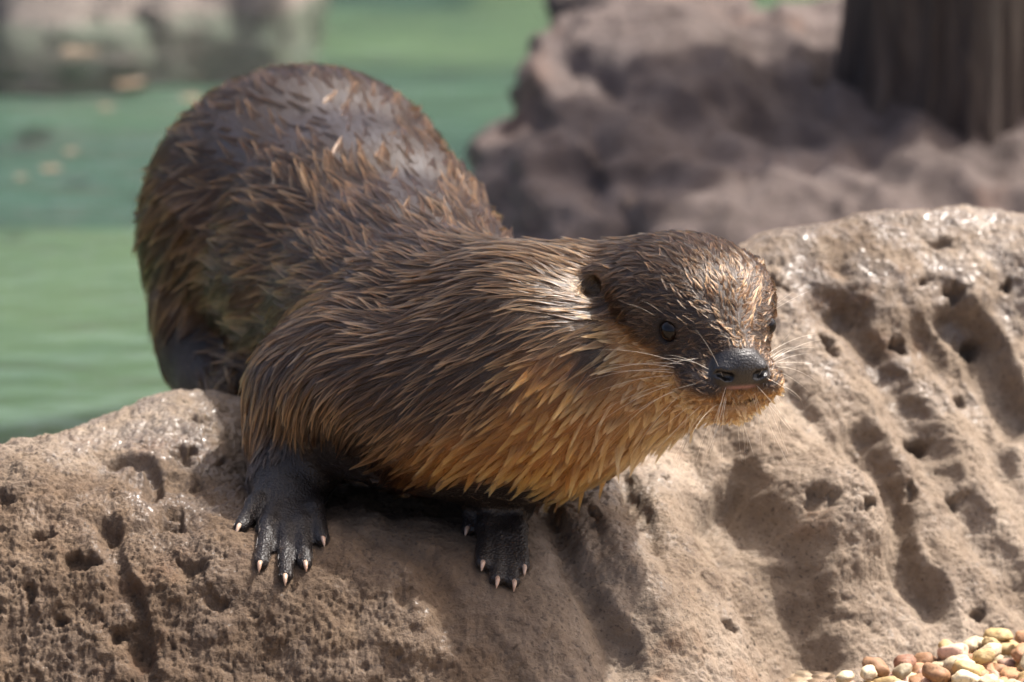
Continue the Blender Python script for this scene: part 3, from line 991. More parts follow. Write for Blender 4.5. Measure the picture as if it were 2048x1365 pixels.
# colours along the body
def flow_and_bones(p):
    """hair direction from the skeleton, unit-ish, and weights of body regions"""
    p = np.asarray(p, dtype=np.float32)
    acc = np.zeros_like(p); wsum = np.zeros(p.shape[:-1], dtype=np.float32)
    reg = {}
    def add(chain, key, bias=0.0, mul=1.0):
        ws = 0
        for (a, ra), (b, rb) in zip(chain[:-1], chain[1:]):
            a = a.astype(np.float32); b = b.astype(np.float32)
            ab = b - a
            t = np.clip(((p - a) @ ab) / float(ab @ ab), 0, 1)
            d = np.linalg.norm(p - a - t[..., None] * ab, axis=-1) - (ra + t * (rb - ra)) + bias
            w = mul * np.exp(-np.maximum(d, -0.5) / 0.9)
            acc[...] += w[..., None] * (ab / np.linalg.norm(ab))
            wsum[...] += w
            ws = ws + w
        reg[key] = ws
    add(SPINE[:4], 'head')
    add(SPINE[3:6], 'neck')
    add(SPINE[5:9], 'torso')
    add(SPINE[8:], 'rump')
    add(near_leg, 'near_leg'); add(far_leg, 'far_leg', 0.6)
    add(hind_leg, 'hind_leg', 0.4); add(hind_far, 'hind_far', 0.6)
    pw = 0
    for fs in (near_f, far_f):
        for fi in fs:
            add(fi, 'tmp', 0.0, 1.5)
            pw = pw + reg.pop('tmp')
    reg['paw'] = pw
    acc /= wsum[..., None]
    for k in reg:
        reg[k] = reg[k] / wsum
    return acc, reg

def leg_fade(p, M):
    """hair gets short and black down the forelegs"""
    Y = pix_of(p)[1]
    return sstep(800, 990, Y) * sstep(0.25, 0.6, M['reg']['near_leg']) + sstep(930, 1000, Y) * sstep(0.25, 0.6, M['reg']['far_leg'])

def slick_mask(p, L):
    X, Y = pix_of(p)
    m = sstep(0.10, 0.34, noise3(np.asarray(p) * 0.22 + 5.5)) * 0.42
    m = np.maximum(m, np.exp(-(((X - 620) / 130) ** 2 + ((Y - 235) / 75) ** 2)))
    m = np.maximum(m, 1.1 * np.exp(-(((X - 725) / 95) ** 2 + ((Y - 262) / 62) ** 2)))
    m = np.maximum(m, np.exp(-(((X - 835) / 60) ** 2 + ((Y - 360) / 80) ** 2)))
    m = np.maximum(m, np.exp(-(((X - 470) / 60) ** 2 + ((Y - 270) / 70) ** 2)))
    return np.clip(m * sstep(-3.0, -9.0, L[..., 0]), 0, 1)

def region_maps(p, n):
    """per point: pale 0..1, cream 0..1, bare 0..1, paw 0..1, head 0..1 and the hair direction"""
    fl, reg = flow_and_bones(p)
    L = local(p)
    headw = sstep(0.35, 0.75, reg['head'])
    zl = np.interp(L[..., 0], [-3, 0, 2.5, 4.4, 6.2, 7.4, 9], [-0.5, -0.6, -1.2, -2.1, -3.05, -3.65, -3.95])
    ph = sstep(-0.35, 0.95, zl - L[..., 2] + 0.35 * noise3(p * 0.9))
    dpale = nrm([0.66, -0.62, 0.42])
    X, Y = pix_of(p)
    nz = 0.16 * noise3(p * 0.5)
    pn = sstep(0.28, 0.80, n @ dpale + nz) * sstep(620, 900, X)
    legs = np.clip(reg['near_leg'] * 1.25 + reg['far_leg'] * 1.2, 0, 1)
    body = reg['torso'] + reg['rump'] + reg['hind_leg'] + reg['hind_far']
    pale = headw * ph + (1 - headw) * pn * (1 - sstep(0.45, 0.85, legs)) * (1 - sstep(0.35, 0.75, body))
    cream = np.clip(pale * sstep(1080, 1320, X + 0.30 * (760 - Y)), 0, 1)
    far = np.linalg.norm(L - np.array([8.4, 0, -2.75]), axis=-1)
    nose = (((L[..., 0] - 8.45) / 1.0) ** 2 + (L[..., 1] / 1.62) ** 2 + ((L[..., 2] + 2.72) / 0.98) ** 2)
    nose = sstep(1.25, 0.85, nose) * (L[..., 0] > 7.5)
    eye = 0
    ear = 0
    for s in (-1, 1):
        r = np.linalg.norm(L - np.array([EYE_L[0], EYE_L[1] * s, EYE_L[2]]), axis=-1)
        eye = np.maximum(eye, sstep(0.86, 0.66, r))
        e = np.linalg.norm(L - np.array([0.30, 4.35 * s, 0.0]), axis=-1)
        ear = np.maximum(ear, sstep(0.62, 0.36, np.linalg.norm(L - np.array([0.38, 4.62 * s, -0.08]), axis=-1)))
        pale = pale * (1 - sstep(1.6, 1.2, e)); cream = cream * (1 - sstep(1.6, 1.2, e))
    paw = sstep(0.25, 0.6, reg['paw'])
    # the wet, almost black skin of wrists and hind foot
    wrist = np.maximum(np.exp(-(np.linalg.norm(p - near_wrist, axis=-1) / 2.1) ** 4), np.exp(-(np.linalg.norm(p - far_wrist, axis=-1) / 2.2) ** 2))
    hf = np.exp(-(np.linalg.norm(p - px(408, 735, -28.5), axis=-1) / 3.7) ** 4)
    dark = np.clip(paw + 0.95 * wrist + hf + leg_fade(p, dict(reg=reg)), 0, 1)
    return dict(pale=pale, cream=cream, nose=nose, eye=eye, ear=ear, paw=paw, dark=dark, hf=hf, headw=headw, fl=fl, reg=reg, L=L)

def lerp(a, b, t):
    return a + (b - a) * t[..., None]

DARK_ROOT, DARK_TIP = np.array([0.020, 0.0098, 0.0048]), np.array([0.41, 0.228, 0.110])
GOLD_ROOT, GOLD_TIP = np.array([0.24, 0.088, 0.015]), np.array([0.66, 0.34, 0.080])
CREAM_ROOT, CREAM_TIP = np.array([0.34, 0.18, 0.065]), np.array([0.78, 0.54, 0.29])
BLACK = np.array([0.013, 0.0095, 0.008])

def body_colour(M, tip):
    d, g, c = (DARK_TIP, GOLD_TIP, CREAM_TIP) if tip else (DARK_ROOT, GOLD_ROOT, CREAM_ROOT)
    col = lerp(np.broadcast_to(d, M['pale'].shape + (3,)), g, np.clip(M['pale'], 0, 1))
    col = lerp(col, c, M['cream'])
    return col

def skin_material():
    k = NT('wet_skin')
    at = k.n('ShaderNodeAttribute', attribute_name='tint')
    bare = k.n('ShaderNodeAttribute', attribute_name='bare')
    co = k.coord()
    k.set(k.bsdf, 'Base Color', at.outputs['Color'])
    gl = k.n('ShaderNodeAttribute', attribute_name='gloss')
    k.p(Roughness=k.math('SUBTRACT', 0.55, k.math('MULTIPLY', gl.outputs['Fac'], 0.26)))
    k.set(k.bsdf, 'Specular IOR Level', k.math('SUBTRACT', k.math('ADD', 0.45, k.math('MULTIPLY', gl.outputs['Fac'], 0.35)), k.math('MULTIPLY', bare.outputs['Fac'], 0.25)))
    fine = k.noise(co, 900, 4, 0.6)
    v = k.n('ShaderNodeTexVoronoi', ins={'Vector': co, 'Scale': 900.0}).outputs['Distance']
    h = k.mix(bare.outputs['Fac'], fine, v)
    k.set(k.bsdf, 'Normal', k.bump(h, 0.7, 0.0007))
    return k.m

def build_body():
    V, F = FUR.mesh()
    for _ in range(2):
        V = V - (FUR.sample(V)[:, None] * FUR.grad(V)).astype(np.float32)
    V = relax(V, F, 2, 0.4)
    N = FUR.grad(V)
    M = region_maps(V, N)
    tint = body_colour(M, False) * 0.8
    blk = np.maximum.reduce([M['nose'], M['eye'], M['ear'] * 0.92, M['dark']])
    tint = lerp(tint, BLACK, np.clip(blk, 0, 1)) * (1 - 0.55 * M['nose'][:, None])
    # pink rim under the nostrils
    L = M['L']
    pink = np.exp(-((L[:, 2] + 3.62) / 0.10) ** 2 - (L[:, 1] / 0.75) ** 4) * (L[:, 0] > 8.0)
    tint = lerp(tint, np.array([0.33, 0.16, 0.14]), np.clip(pink, 0, 1) * 0.8)
    root = link(bpy.data.objects.new('otter', None), label='wet brown river otter with golden throat leaning over the rock ledge', cat='otter')
    root.location = to_world(near_palm)
    o = mesh_obj('body', to_world(V) - np.array(root.location), F, skin_material(), parent=root)
    color_attr(o.data, 'tint', tint)
    float_attr(o.data, 'bare', np.clip(M['nose'] * 0.35 + M['dark'] + M['ear'] * 1.5 + M['eye'], 0, 1.5))
    gloss = np.maximum(slick_mask(V, M['L']) * (1 - M['headw']), 0.75 * M['nose'])
    gloss = np.maximum(gloss, 0.45 * M['dark'])
    float_attr(o.data, 'gloss', np.clip(gloss, 0, 1))
    return root, V, F, N, M
OTTER, BV, BF, BN, BM = build_body()
O_LOC = np.array(OTTER.location)

# eyes
def build_eyes():
    km = NT('eye')
    co = km.coord()
    # iris ring around a dark pupil, by angle from the gaze axis (object +X)
    sx = km.n('ShaderNodeSeparateXYZ', ins={'Vector': co}).outputs[0]
    km.set(km.bsdf, 'Base Color', km.ramp(km.math('DIVIDE', sx, EYE_R_ * 0.01), [(0.50, (0.008, 0.006, 0.005)), (0.60, (0.008, 0.005, 0.004)), (0.80, (0.014, 0.007, 0.004)), (0.90, (0.003, 0.002, 0.002))]))
    km.p(Roughness=0.05)
    km.set(km.bsdf, 'Specular IOR Level', 0.28)
    for s in (-1, 1):
        me = bpy.data.meshes.new('eye')
        bm = bmesh.new()
        bmesh.ops.create_uvsphere(bm, u_segments=40, v_segments=24, radius=EYE_R_ * 0.01)
        for v in bm.verts:      # bulging cornea
            x = v.co.x / (EYE_R_ * 0.01)
            if x > 0.75:
                v.co *= 1 + 0.35 * (x - 0.75)
        bm.to_mesh(me); bm.free()
        me.materials.append(km.m)
        me.polygons.foreach_set('use_smooth', np.ones(len(me.polygons), dtype=bool))
        o = link(bpy.data.objects.new('eye', me), parent=OTTER)
        o.location = to_world(hd(EYE_L[0], EYE_L[1] * s, EYE_L[2])) - O_LOC
        g = (nrm(0.66 * HF + 0.75 * s * HL + 0.05 * HU) @ B)
        o.rotation_euler = Vector(g).to_track_quat('X', 'Z').to_euler()
build_eyes()

# claws
def tube_mesh(pts, rad, seg=8, cap=True):
    pts = np.asarray(pts, dtype=float); n = len(pts)
    T = np.gradient(pts, axis=0); T /= np.linalg.norm(T, axis=1, keepdims=True)
    ref = np.array([0.3, 0.2, 1.0]); V = []
    for i in range(n):
        a = np.cross(T[i], ref); a /= np.linalg.norm(a)
        b = np.cross(T[i], a)
        for k in range(seg):
            th = 2 * math.pi * k / seg
            V.append(pts[i] + rad[i] * (math.cos(th) * a + math.sin(th) * b))
    F = []
    for i in range(n - 1):
        for k in range(seg):
            k2 = (k + 1) % seg
            F.append((i * seg + k, i * seg + k2, (i + 1) * seg + k2, (i + 1) * seg + k))
    if cap:
        F.append(tuple(range(seg))[::-1]); F.append(tuple((n - 1) * seg + k for k in range(seg)))
    return np.array(V), F

def build_claws():
    k = NT('claw')
    k.set(k.bsdf, 'Base Color', k.ramp(k.noise(k.coord(), 300, 3), [(0.3, (0.30, 0.18, 0.12)), (0.7, (0.52, 0.38, 0.28))]))
    k.p(Roughness=0.3)
    k.set(k.bsdf, 'Subsurface Weight', 0.2)
    k.set(k.bsdf, 'Subsurface Radius', (0.002, 0.001, 0.0006))
    for fs in (near_f, far_f):
        for fi in fs:
            tip, mid = fi[2][0], fi[1][0]
            d = nrm(tip - mid)
            nn = rock_hit(*pix_of(tip))[1]
            d2 = nrm(d - 0.55 * nn)
            a = tip + d * 0.14 + nn * 0.20
            pts = [a, a + d * 0.22 + nn * 0.06, a + d * 0.36 + d2 * 0.10, a + d * 0.38 + d2 * 0.30]
            V, F = tube_mesh(to_world(np.array(pts)) - O_LOC, np.array([0.13, 0.125, 0.085, 0.02]) * 0.01)
            mesh_obj('claw', V, F, k.m, parent=OTTER)
build_claws()

# ---- fur: wet hair drawn together into pointed locks that follow the skin
def poisson(rad, seed):
    """pick vertices so that no two are closer than their own spacing"""
    kd = kdtree.KDTree(len(BV))
    for i, v in enumerate(BV):
        kd.insert(v, i)
    kd.balance()
    alive = np.ones(len(BV), dtype=bool)
    order = np.random.default_rng(seed).permutation(len(BV))
    keep = []
    for i in order:
        if alive[i] and rad[i] > 0:
            keep.append(i)
            for _, j, _ in kd.find_range(BV[i], float(rad[i])):
                alive[j] = False
    return np.array(keep)

def hair_dir(p, n, M=None):
    fl = M['fl'] if M is not None else flow_and_bones(p)[0]
    d = fl - UPW * (0.42 * (1 - sstep(0.55, 0.95, n @ UPW)))[..., None]
    q = p * 0.33
    sw = np.stack([noise3(q), noise3(q + 11.1), noise3(q + 23.7)], -1)
    q = p * 1.15
    sw2 = np.stack([noise3(q + 3.3), noise3(q + 14.1), noise3(q + 27.7)], -1)
    d = d + 0.30 * sw + 0.26 * sw2
    d = d - (d * n).sum(-1, keepdims=True) * n
    return d / (np.linalg.norm(d, axis=-1, keepdims=True) + 1e-6)

def march(p0, length, lift, steps=6, sink=0.06):
    """guide curves that creep over the skin along the hair direction"""
    P = [p0]
    p = p0.copy()
    n = FUR.grad(p)
    d = hair_dir(p, n)
    D0, frames = d, [(d, n)]
    for s in range(1, steps + 1):
        t = s / steps
        p = p + d * (length / steps)[:, None]
        n = FUR.grad(p)
        sd = FUR.sample(p)
        p = p - n * (sd - 0.0)[:, None]
        d = d - (d * n).sum(-1, keepdims=True) * n
        d /= np.linalg.norm(d, axis=-1, keepdims=True) + 1e-6
        P.append(p + n * (lift * t ** 1.3)[:, None])
        frames.append((d, n))
    P[0] = p0 - n * 0 - frames[0][1] * sink
    return np.stack(P, 1), frames

def build_fur():
    M = BM
    n0 = BN
    L = M['L']
    reg = M['reg']
    X, Y = pix_of(BV)
    bare = np.clip(M['nose'] * 1.5, 0, 1)
    muzzle = np.exp(-(np.linalg.norm(L - np.array([7.6, 0, -3.4]), axis=-1) / 2.6) ** 4) * (1 - bare)
    face = sstep(2.5, 6.0, L[:, 0]) * M['headw']
    rump = sstep(0.3, 0.8, reg['rump'] + reg['torso'] + reg['hind_leg'] + reg['hind_far'])
    pale = np.clip(M['pale'], 0, 1) * (1 - M['headw'] * 0.45)
    under = np.clip(M['paw'] + M['dark'] * 0.8 + leg_fade(BV, M), 0, 1)
    facing = n0[:, 2] > -0.35                       # the side turned away gets thinner fur
    # lock size fields, cm
    sp = 0.40 + 0.16 * pale + 0.16 * rump - 0.12 * M['headw'] * (1 - 0.5 * pale) - 0.05 * face
    ln = 2.2 - 0.75 * pale + 0.5 * rump - 1.15 * M['headw'] * (1 - 0.25 * pale) - 0.50 * face - 0.30 * muzzle
    ln = np.maximum(ln, 0.22)
    ln = ln * (1 - 0.62 * under)
    sp = sp * (1 - 0.35 * under) * (1 - 0.3 * muzzle)
    sp = np.where(facing, sp, sp * 1.7)
    dead = (M['paw'] > 0.55) | (M['hf'] > 0.6) | (bare > 0.5) | (M['eye'] > 0.35) | (M['ear'] > 0.7) | (FUR.sample(BV - 0.0 * n0) > 0.2)
    zm = -4.42 - 0.10 * np.cos(L[:, 1] * 2.0) - 0.10 * np.clip(7.6 - L[:, 0], 0, 9)
    dead |= (np.abs(L[:, 2] - zm) < 0.11) & (L[:, 0] > 5.6)
    for s_ in (-1, 1):
        dead |= np.linalg.norm(L - np.array([0.35, 4.65 * s_, 0.1]), axis=-1) < 0.85
    sl_m = slick_mask(BV, L)
    dead |= np.random.default_rng(31).random(len(BV)) < 0.0 * sl_m
    sp = np.where(sl_m > 0.45, sp * 1.9, sp)
    sp = np.where(dead, -1, sp)
    keep = poisson(sp, 2)
    p0 = BV[keep].astype(np.float32)
    rng = np.random.default_rng(8)
    K = len(keep)
    pk, hk, rk, fk, uk, mk = pale[keep], M['headw'][keep], rump[keep], face[keep], under[keep], muzzle[keep]
    length = ln[keep] * rng.uniform(0.6, 1.35, K)
    lift = (0.115 + 0.27 * pk + 0.03 * rk - 0.03 * hk - 0.02 * fk) * rng.uniform(0.5, 1.6, K) * (1 - 0.6 * uk)
    slick = slick_mask(p0, L[keep])
    lift = lift * np.where(rng.random(K) < 0.25 * (1 - hk), 2.0, 1.0)
    lift = lift * (1 - 0.85 * slick)
    length = length * (1 - 0.3 * slick)
    G, fr = march(p0, length, lift, 6)
    # neighbouring locks lean together into larger points
    sup = np.zeros(K, dtype=int)
    alive = np.ones(K, dtype=bool)
    kd = kdtree.KDTree(K)
    for i, v in enumerate(p0):
        kd.insert(v, i)
    kd.balance()
    heads = []
    for i in rng.permutation(K):
        if alive[i]:
            heads.append(i)
            for _, j, _ in kd.find_range(p0[i], float(sp[keep[i]] * 2.5)):
                alive[j] = False
    kd2 = kdtree.KDTree(len(heads))
    for i, h_ in enumerate(heads):
        kd2.insert(p0[h_], i)
    kd2.balance()
    for i in range(K):
        sup[i] = heads[kd2.find(p0[i])[1]]
    pull = np.clip(rng.uniform(0.25, 1.0, K) * (0.6 + 0.5 * rk + 0.3 * hk - 0.25 * pk), 0, 0.95)
    for s in range(1, G.shape[1]):
        d_, n_ = fr[s]
        off = (G[sup, s] - G[:, s])
        off = off - (off * n_).sum(-1, keepdims=True) * n_
        fwd = (off * d_).sum(-1, keepdims=True) * d_
        off = off - 0.8 * fwd
        m_ = np.linalg.norm(off, axis=-1, keepdims=True)
        off = off * np.minimum(1, 0.9 / (m_ + 1e-6))
        G[:, s] += off * (pull * (s / (G.shape[1] - 1)) ** 1.2)[:, None]
    cw = np.minimum(sp[keep], 0.6) * (rng.uniform(0.28, 0.72, K) - 0.04 * pk)        # half width of a lock
    nh = np.clip((7 + 185 * cw), 12, 64).astype(int)
    nh = np.where(facing[keep], nh, 6)
    tot = int(nh.sum())
    own = np.repeat(np.arange(K), nh)
    r = np.sqrt(rng.random(tot)); th = rng.random(tot) * 2 * np.pi
    oa = (r * np.cos(th)) * cw[own] * 1.3
    ob = rng.uniform(-1, 1, tot) * cw[own]
    S_ = G.shape[1]
    t = np.linspace(0, 1, S_)
    tightness = (rng.uniform(0.93, 1.0, K) - 0.07 * pk * rng.random(K))[own]
    lenf = rng.uniform(0.80, 1.0, tot) - 0.16 * pk[own] * rng.random(tot)
    pts = np.zeros((tot, S_, 3), dtype=np.float32)
    n_root = fr[0][1]
    jit = rng.normal(size=(tot, 3)) * (0.012 + 0.014 * pk[own])[:, None]
    edge0 = np.abs(ob) / (cw[own] + 1e-6)
    for s in range(S_):
        # position along the lock: single hairs are a little shorter than their lock
        q = t[s] * lenf * (S_ - 1)
        i0 = np.minimum(q.astype(int), S_ - 2); f = (q - i0)[:, None]
        g = G[own, i0] * (1 - f) + G[own, i0 + 1] * f
        d, n = fr[s]
        side = np.cross(n, d)
        c = 1 - tightness * (t[s] * lenf) ** (0.62 + 0.35 * pk[own])
        ridge = (1 - (ob / (cw[own] + 1e-6)) ** 2) * 0.10 * (0.6 + pk[own]) * math.sin(math.pi * min(1, t[s] * 1.0) * 0.9)
        pts[:, s] = g + (d[own] * (oa * c * (1 - t[s]))[:, None] + side[own] * (ob * c)[:, None]) + n[own] * (ridge * cw[own] * 3 * pk[own] + (1 - pk[own]) * 0.05 * edge0 ** 3 * math.sin(math.pi * t[s] * 0.9))[:, None] + jit * (t[s])
    # colours
    root_c = body_colour({k: M[k][keep] for k in ('pale', 'cream')}, False)
    tip_c = body_colour({k: M[k][keep] for k in ('pale', 'cream')}, True)
    tone = rng.uniform(0.4, 1.35, K)[:, None]
    tipmix = np.clip(np.where(rng.random(K) < 0.55 + 0.40 * pk, 0.72 + 0.1 * pk, 0.12) + 0.15 * rng.normal(size=K), 0.05, 1.0)
    tipmix = tipmix * (1 - 0.35 * hk * (1 - pk)) * (1 - 0.85 * uk)
    tipmix = tipmix * (1 - 0.85 * slick)
    tip_c = root_c + (tip_c - root_c) * tipmix[:, None]
    root_c = root_c * tone; tip_c = tip_c * (0.8 + 0.2 * tone)
    root_c = lerp(root_c, BLACK, uk * 0.9); tip_c = lerp(tip_c, BLACK * 1.5, uk * 0.9)
    hv = rng.uniform(0.85, 1.15, tot)[:, None]
    cols = np.zeros((tot, S_, 3), dtype=np.float32)
    edge = np.clip(np.abs(ob) / (cw[own] + 1e-6), 0, 1)
    for s in range(S_):
        w = np.clip(np.maximum(0.8 * t[s] ** (3.4 - 1.3 * pk[own]), (1 - 0.6 * pk[own]) * edge ** 6 * float(sstep(0.05, 0.5, t[s]))), 0, 1)[:, None]  # edge term paints the backlit rims of the locks into the hair colour
        cols[:, s] = (root_c[own] * (1 - w) + tip_c[own] * w) * hv
    rad = np.zeros((tot, S_), dtype=np.float32)
    base = 0.0095 + 0.003 * pk[own] - 0.002 * fk[own]
    for s in range(S_):
        rad[:, s] = base * (1 - 0.75 * t[s] ** 2)
    return pts, cols, rad

def slick_fur():
    """the flat, water-combed coat between the locks"""
    M, n0 = BM, BN
    rng = np.random.default_rng(21)
    ok = (M['nose'] < 0.4) & (M['eye'] < 0.4)
    w = ok * np.where(n0[:, 2] > -0.3, 1.0, 0.25) * (1 + 0.5 * M['headw']) * (1 - 0.82 * slick_mask(BV, M['L'])) * (1 - 0.6 * M['paw'])
    for s_ in (-1, 1):
        w = w * (1 + 12 * sstep(1.2, 0.9, np.linalg.norm(M['L'] - np.array([0.30, 4.7 * s_, 0.1]), axis=-1)))
    idx = rng.choice(len(BV), 120000, p=w / w.sum())
    p0 = BV[idx] + rng.normal(size=(len(idx), 3)).astype(np.float32) * 0.05
    L = M['L'][idx]
    face = sstep(2.5, 6.0, L[:, 0]) * M['headw'][idx]
    earz = np.zeros(len(idx))
    for s_ in (-1, 1):
        earz = np.maximum(earz, sstep(1.1, 0.8, np.linalg.norm(L - np.array([0.30, 4.6 * s_, 0.1]), axis=-1)))
    uk = np.clip(M['paw'] + M['dark'] * 0.8 + leg_fade(BV, M), 0, 1)[idx]
    ln = (0.95 - 0.35 * M['headw'][idx] - 0.22 * face) * (1 - 0.72 * uk) * (1 - 0.55 * earz) * rng.uniform(0.7, 1.2, len(idx))
    pts, fr = march(p0, ln, 0.035 * rng.uniform(0.2, 1.4, len(idx)), 4, sink=0.03)
    mm = {k: M[k][idx] for k in ('pale', 'cream')}
    rc, tc = body_colour(mm, False), body_colour(mm, True)
    rc = lerp(rc, BLACK, uk * 0.9); tc = lerp(tc, BLACK, uk * 0.95)
    mixv = (rng.random(len(idx)) ** 2 * 0.20 + 0.15 * M['pale'][idx] + earz * (0.45 - 0.28 * M['ear'][idx]) * rng.uniform(0.3, 1.3, len(idx)))[:, None]
    S_ = pts.shape[1]
    cols = np.stack([rc + (tc - rc) * mixv * (s / (S_ - 1)) for s in range(S_)], 1) * rng.uniform(0.7, 1.3, len(idx))[:, None, None]
    rad = np.stack([np.full(len(idx), 0.010 * (1 - 0.7 * (s / (S_ - 1)) ** 2)) for s in range(S_)], 1)
    return pts.astype(np.float32), cols.astype(np.float32), rad.astype(np.float32)

def hair_material():
    k = NT('wet_fur')
    k.t.nodes.remove(k.bsdf)
    at = k.n('ShaderNodeAttribute', attribute_name='tint')
    hb = k.n('ShaderNodeBsdfHairPrincipled', model='CHIANG', parametrization='COLOR')
    k.set(hb, 'Color', at.outputs['Color'])
    k.set(hb, 'Roughness', 0.15)
    k.set(hb, 'Radial Roughness', 0.35)
    k.set(hb, 'Coat', 0.4)
    k.set(hb, 'IOR', 1.5)
    k.t.links.new(hb.outputs[0], k.out.inputs['Surface'])
    return k.m

def curves_obj(name, sets, mat, parent, **kw):
    cu = bpy.data.hair_curves.new(name)
    sizes = np.concatenate([np.full(len(p), p.shape[1], dtype=np.int32) for p, _, _ in sets])
    cu.add_curves(sizes.tolist())
    pos = np.concatenate([to_world(p.reshape(-1, 3)) for p, _, _ in sets]) - O_LOC
    cu.attributes['position'].data.foreach_set('vector', pos.astype(np.float32).ravel())
    ra = cu.attributes.get('radius') or cu.attributes.new('radius', 'FLOAT', 'POINT')
    ra.data.foreach_set('value', np.concatenate([r.ravel() for _, _, r in sets]).astype(np.float32) * 0.01)
    ca = cu.attributes.new('tint', 'FLOAT_COLOR', 'POINT')
    c = np.concatenate([c.reshape(-1, 3) for _, c, _ in sets])
    c4 = np.ones((len(c), 4), dtype=np.float32); c4[:, :3] = np.clip(c, 0.002, 0.95)
    ca.data.foreach_set('color', c4.ravel())
    cu.materials.append(mat)
    o = bpy.data.objects.new(name, cu)
    return link(o, parent=parent, **kw)

M_FUR = hair_material()
curves_obj('fur', [build_fur(), slick_fur()], M_FUR, OTTER, kind='stuff')

# ---- whiskers: single long pale hairs, each its own part
def build_whiskers():
    k = NT('whisker')
    k.set(k.bsdf, 'Base Color', (0.78, 0.70, 0.58, 1))
    k.p(Roughness=0.3)
    rng = np.random.default_rng(4)
    roots = []
    for s in (-1, 1):
        for row in range(4):
            for c in range(6):
                roots.append((8.0 - 0.42 * c + 0.1 * row, s * (0.9 + 0.28 * c), -3.25 - 0.30 * row + 0.02 * c, s, row, c))
    for s in (-1, 1):
        for c in range(2):
            roots.append((4.4 + 0.5 * c, s * 2.3, -0.55, s, -2, c))
        for c in range(5):
            roots.append((7.2 - 0.5 * c, s * (0.5 + 0.2 * c), -5.3, s, 5, c))
    for x, y, z, s, row, c in roots:
        p = hd(x, y, z)
        for _ in range(4):
            p = p - FUR.grad(p[None])[0] * FUR.sample(p[None])[0]
        n = FUR.grad(p[None])[0]
        ln = rng.uniform(2.2, 4.2) * (1.25 if c >= 3 and row < 4 else 0.85)
        d = nrm(0.8 * n + (-0.55 - 0.12 * c + 0.25 * rng.normal()) * HF + 0.6 * s * HL + (-0.10 - 0.20 * max(row, 0) + 0.12 * rng.normal()) * HU + 0.10 * rng.normal(size=3))
        if row == 5:
            d = nrm(-HU + 0.35 * s * HL - 0.1 * HF + 0.15 * rng.normal(size=3)); ln *= 0.75
        if row == -2:
            d = nrm(0.5 * n + 0.6 * HU + 0.5 * s * HL); ln *= 0.6
        bend = nrm(-0.7 * UPW - 0.45 * HF + 0.25 * rng.normal(size=3))
        u = np.linspace(0, 1, 9)[:, None]
        pts = p + d * (ln * u) + bend * (ln * 0.26 * u ** 2.2)
        rad = (0.0095 if row >= 0 else 0.006) * (1 - 0.85 * np.linspace(0, 1, 9)) * 0.01
        V, F = tube_mesh(to_world(pts) - O_LOC, rad, 5)
        mesh_obj('whisker', V, F, k.m, parent=OTTER)
build_whiskers()

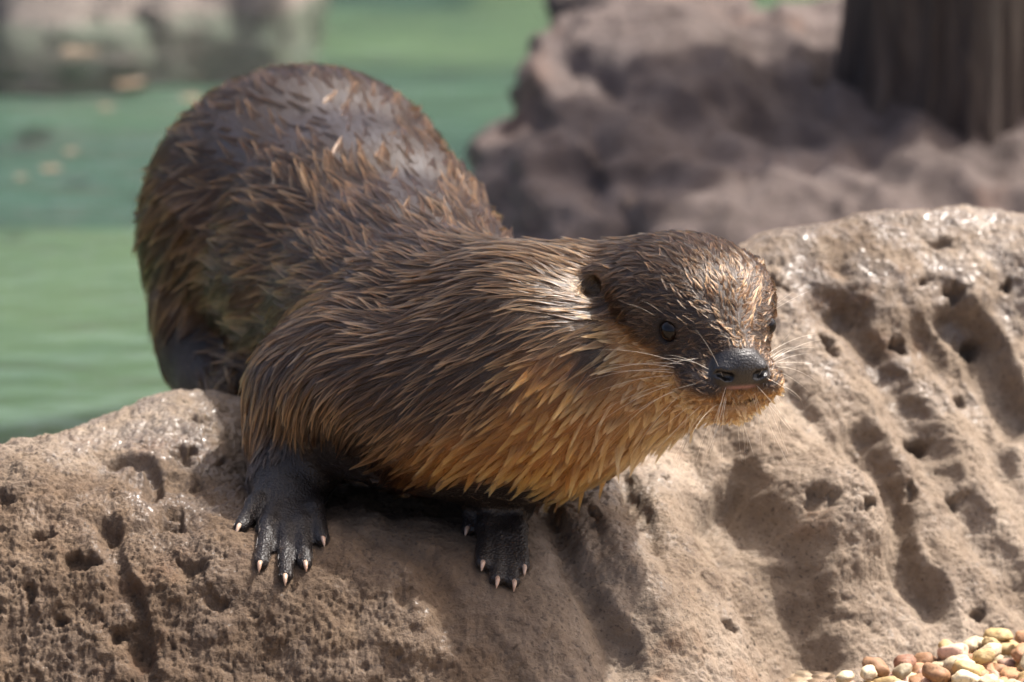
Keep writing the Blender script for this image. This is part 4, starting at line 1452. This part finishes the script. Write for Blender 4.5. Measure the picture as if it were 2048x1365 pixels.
# ------------------------------------------------------------------ pebbles at the foot of the ledge
def build_pebbles():
    rng = np.random.default_rng(15)
    kinds = {
        'cream': ('smooth cream pebble in the gravel at the foot of the ledge', (0.55, 0.43, 0.25), (0.66, 0.55, 0.36)),
        'orange': ('orange brown pebble in the gravel at the foot of the ledge', (0.34, 0.16, 0.065), (0.47, 0.25, 0.115)),
        'brown': ('dark reddish brown pebble in the gravel at the foot of the ledge', (0.20, 0.085, 0.045), (0.32, 0.15, 0.08)),
        'pink': ('pale pinkish pebble in the gravel at the foot of the ledge', (0.52, 0.31, 0.21), (0.62, 0.40, 0.29)),
        'yellow': ('yellow ochre pebble in the gravel at the foot of the ledge', (0.46, 0.30, 0.11), (0.57, 0.41, 0.18)),
    }
    mats = {}
    for kname, (lab, c0, c1) in kinds.items():
        k = NT(kname + '_pebble')
        co = k.coord()
        n = k.noise(co, 120, 4, 0.6, 0.5)
        col = k.ramp(n, [(0.3, c0), (0.7, c1)])
        col = k.mix(k.math('MULTIPLY', k.ramp(k.noise(co, 320, 3), [(0.54, (0,) * 3), (0.66, (1,) * 3)]), 0.55), col, tuple(x * 0.4 for x in c0))
        oi = k.n('ShaderNodeObjectInfo')
        v_ = k.math('ADD', 0.5, k.math('MULTIPLY', oi.outputs['Random'], 0.45))
        hs = k.n('ShaderNodeHueSaturation', ins={'Color': col, 'Value': v_, 'Saturation': 0.95})
        col = hs.outputs[0]
        k.set(k.bsdf, 'Base Color', col)
        k.p(Roughness=0.7)
        k.set(k.bsdf, 'Normal', k.bump(n, 0.5, 0.0015))
        mats[kname] = k.m
    shapes = []
    for v in range(9):
        bm = bmesh.new()
        bmesh.ops.create_icosphere(bm, subdivisions=3, radius=1.0)
        V = np.array([q.co[:] for q in bm.verts]); F = np.array([[q.index for q in f.verts] for f in bm.faces])
        bm.free()
        V = V * (1 + 0.34 * fbm(V * 1.0 + v * 5.1, 3))[:, None]
        V = np.sign(V) * np.abs(V) ** rng.uniform(0.72, 1.0)
        shapes.append((V * np.array([1.0, rng.uniform(0.6, 0.9), rng.uniform(0.5, 0.75)]), F))
    made = {}
    names = list(kinds)
    def add(p, r, kname, lift):
        v = int(rng.integers(len(shapes)))
        if (v, kname) not in made:
            V, F = shapes[v]
            o = mesh_obj('pebble', V * 0.01, F, mats[kname])
            made[(v, kname)] = o
        else:
            o = made[(v, kname)].copy()
            COL.objects.link(o)
        o.location = to_world(p)
        o.location.z = lift
        o.scale = (r, r, r)
        o.rotation_euler = (rng.normal() * 0.25, rng.normal() * 0.25, rng.uniform(0, 6.28))
        o['label'] = kinds[kname][0]; o['category'] = 'pebble'; o['group'] = kname + ' pebbles at the foot of the ledge'
    # hexagonal packing on the ground, wherever the ground is clear of the ledge
    cnt = 0
    s = 1.12
    pile = []
    for i in range(-2, 34):
        for j in range(-2, 36):
            x = 9.0 + i * s + (0.5 * s if j % 2 else 0) + rng.normal() * 0.12
            t = 6.0 - j * s * 0.80 + rng.normal() * 0.12
            hb = float(base_h(x, t))
            if hb > GROUND_H - 0.1:
                continue
            q = from_xth(np.array([x, t, GROUND_H]))
            X, Y = pix_of(q)
            if not (1560 < X < 2120 and 1180 < Y < 1440) or X < 1560 + (1365 - Y) * 2.4:
                continue
            pile.append((q, X, Y))
    for q, X, Y in pile:
        w = rng.choice(names, p=[0.36, 0.25, 0.09, 0.14, 0.16])
        add(q, rng.uniform(0.52, 0.95), w, 0.004 + rng.uniform(0, 0.005))
        cnt += 1
        if rng.random() < 0.45:
            q2 = q + np.array([rng.normal() * 0.3, 0, rng.normal() * 0.3])
            add(q2, rng.uniform(0.5, 0.85), rng.choice(names, p=[0.36, 0.25, 0.09, 0.14, 0.16]), 0.0135 + rng.uniform(0, 0.004))
            cnt += 1
    print('PEBBLES', cnt)
build_pebbles()
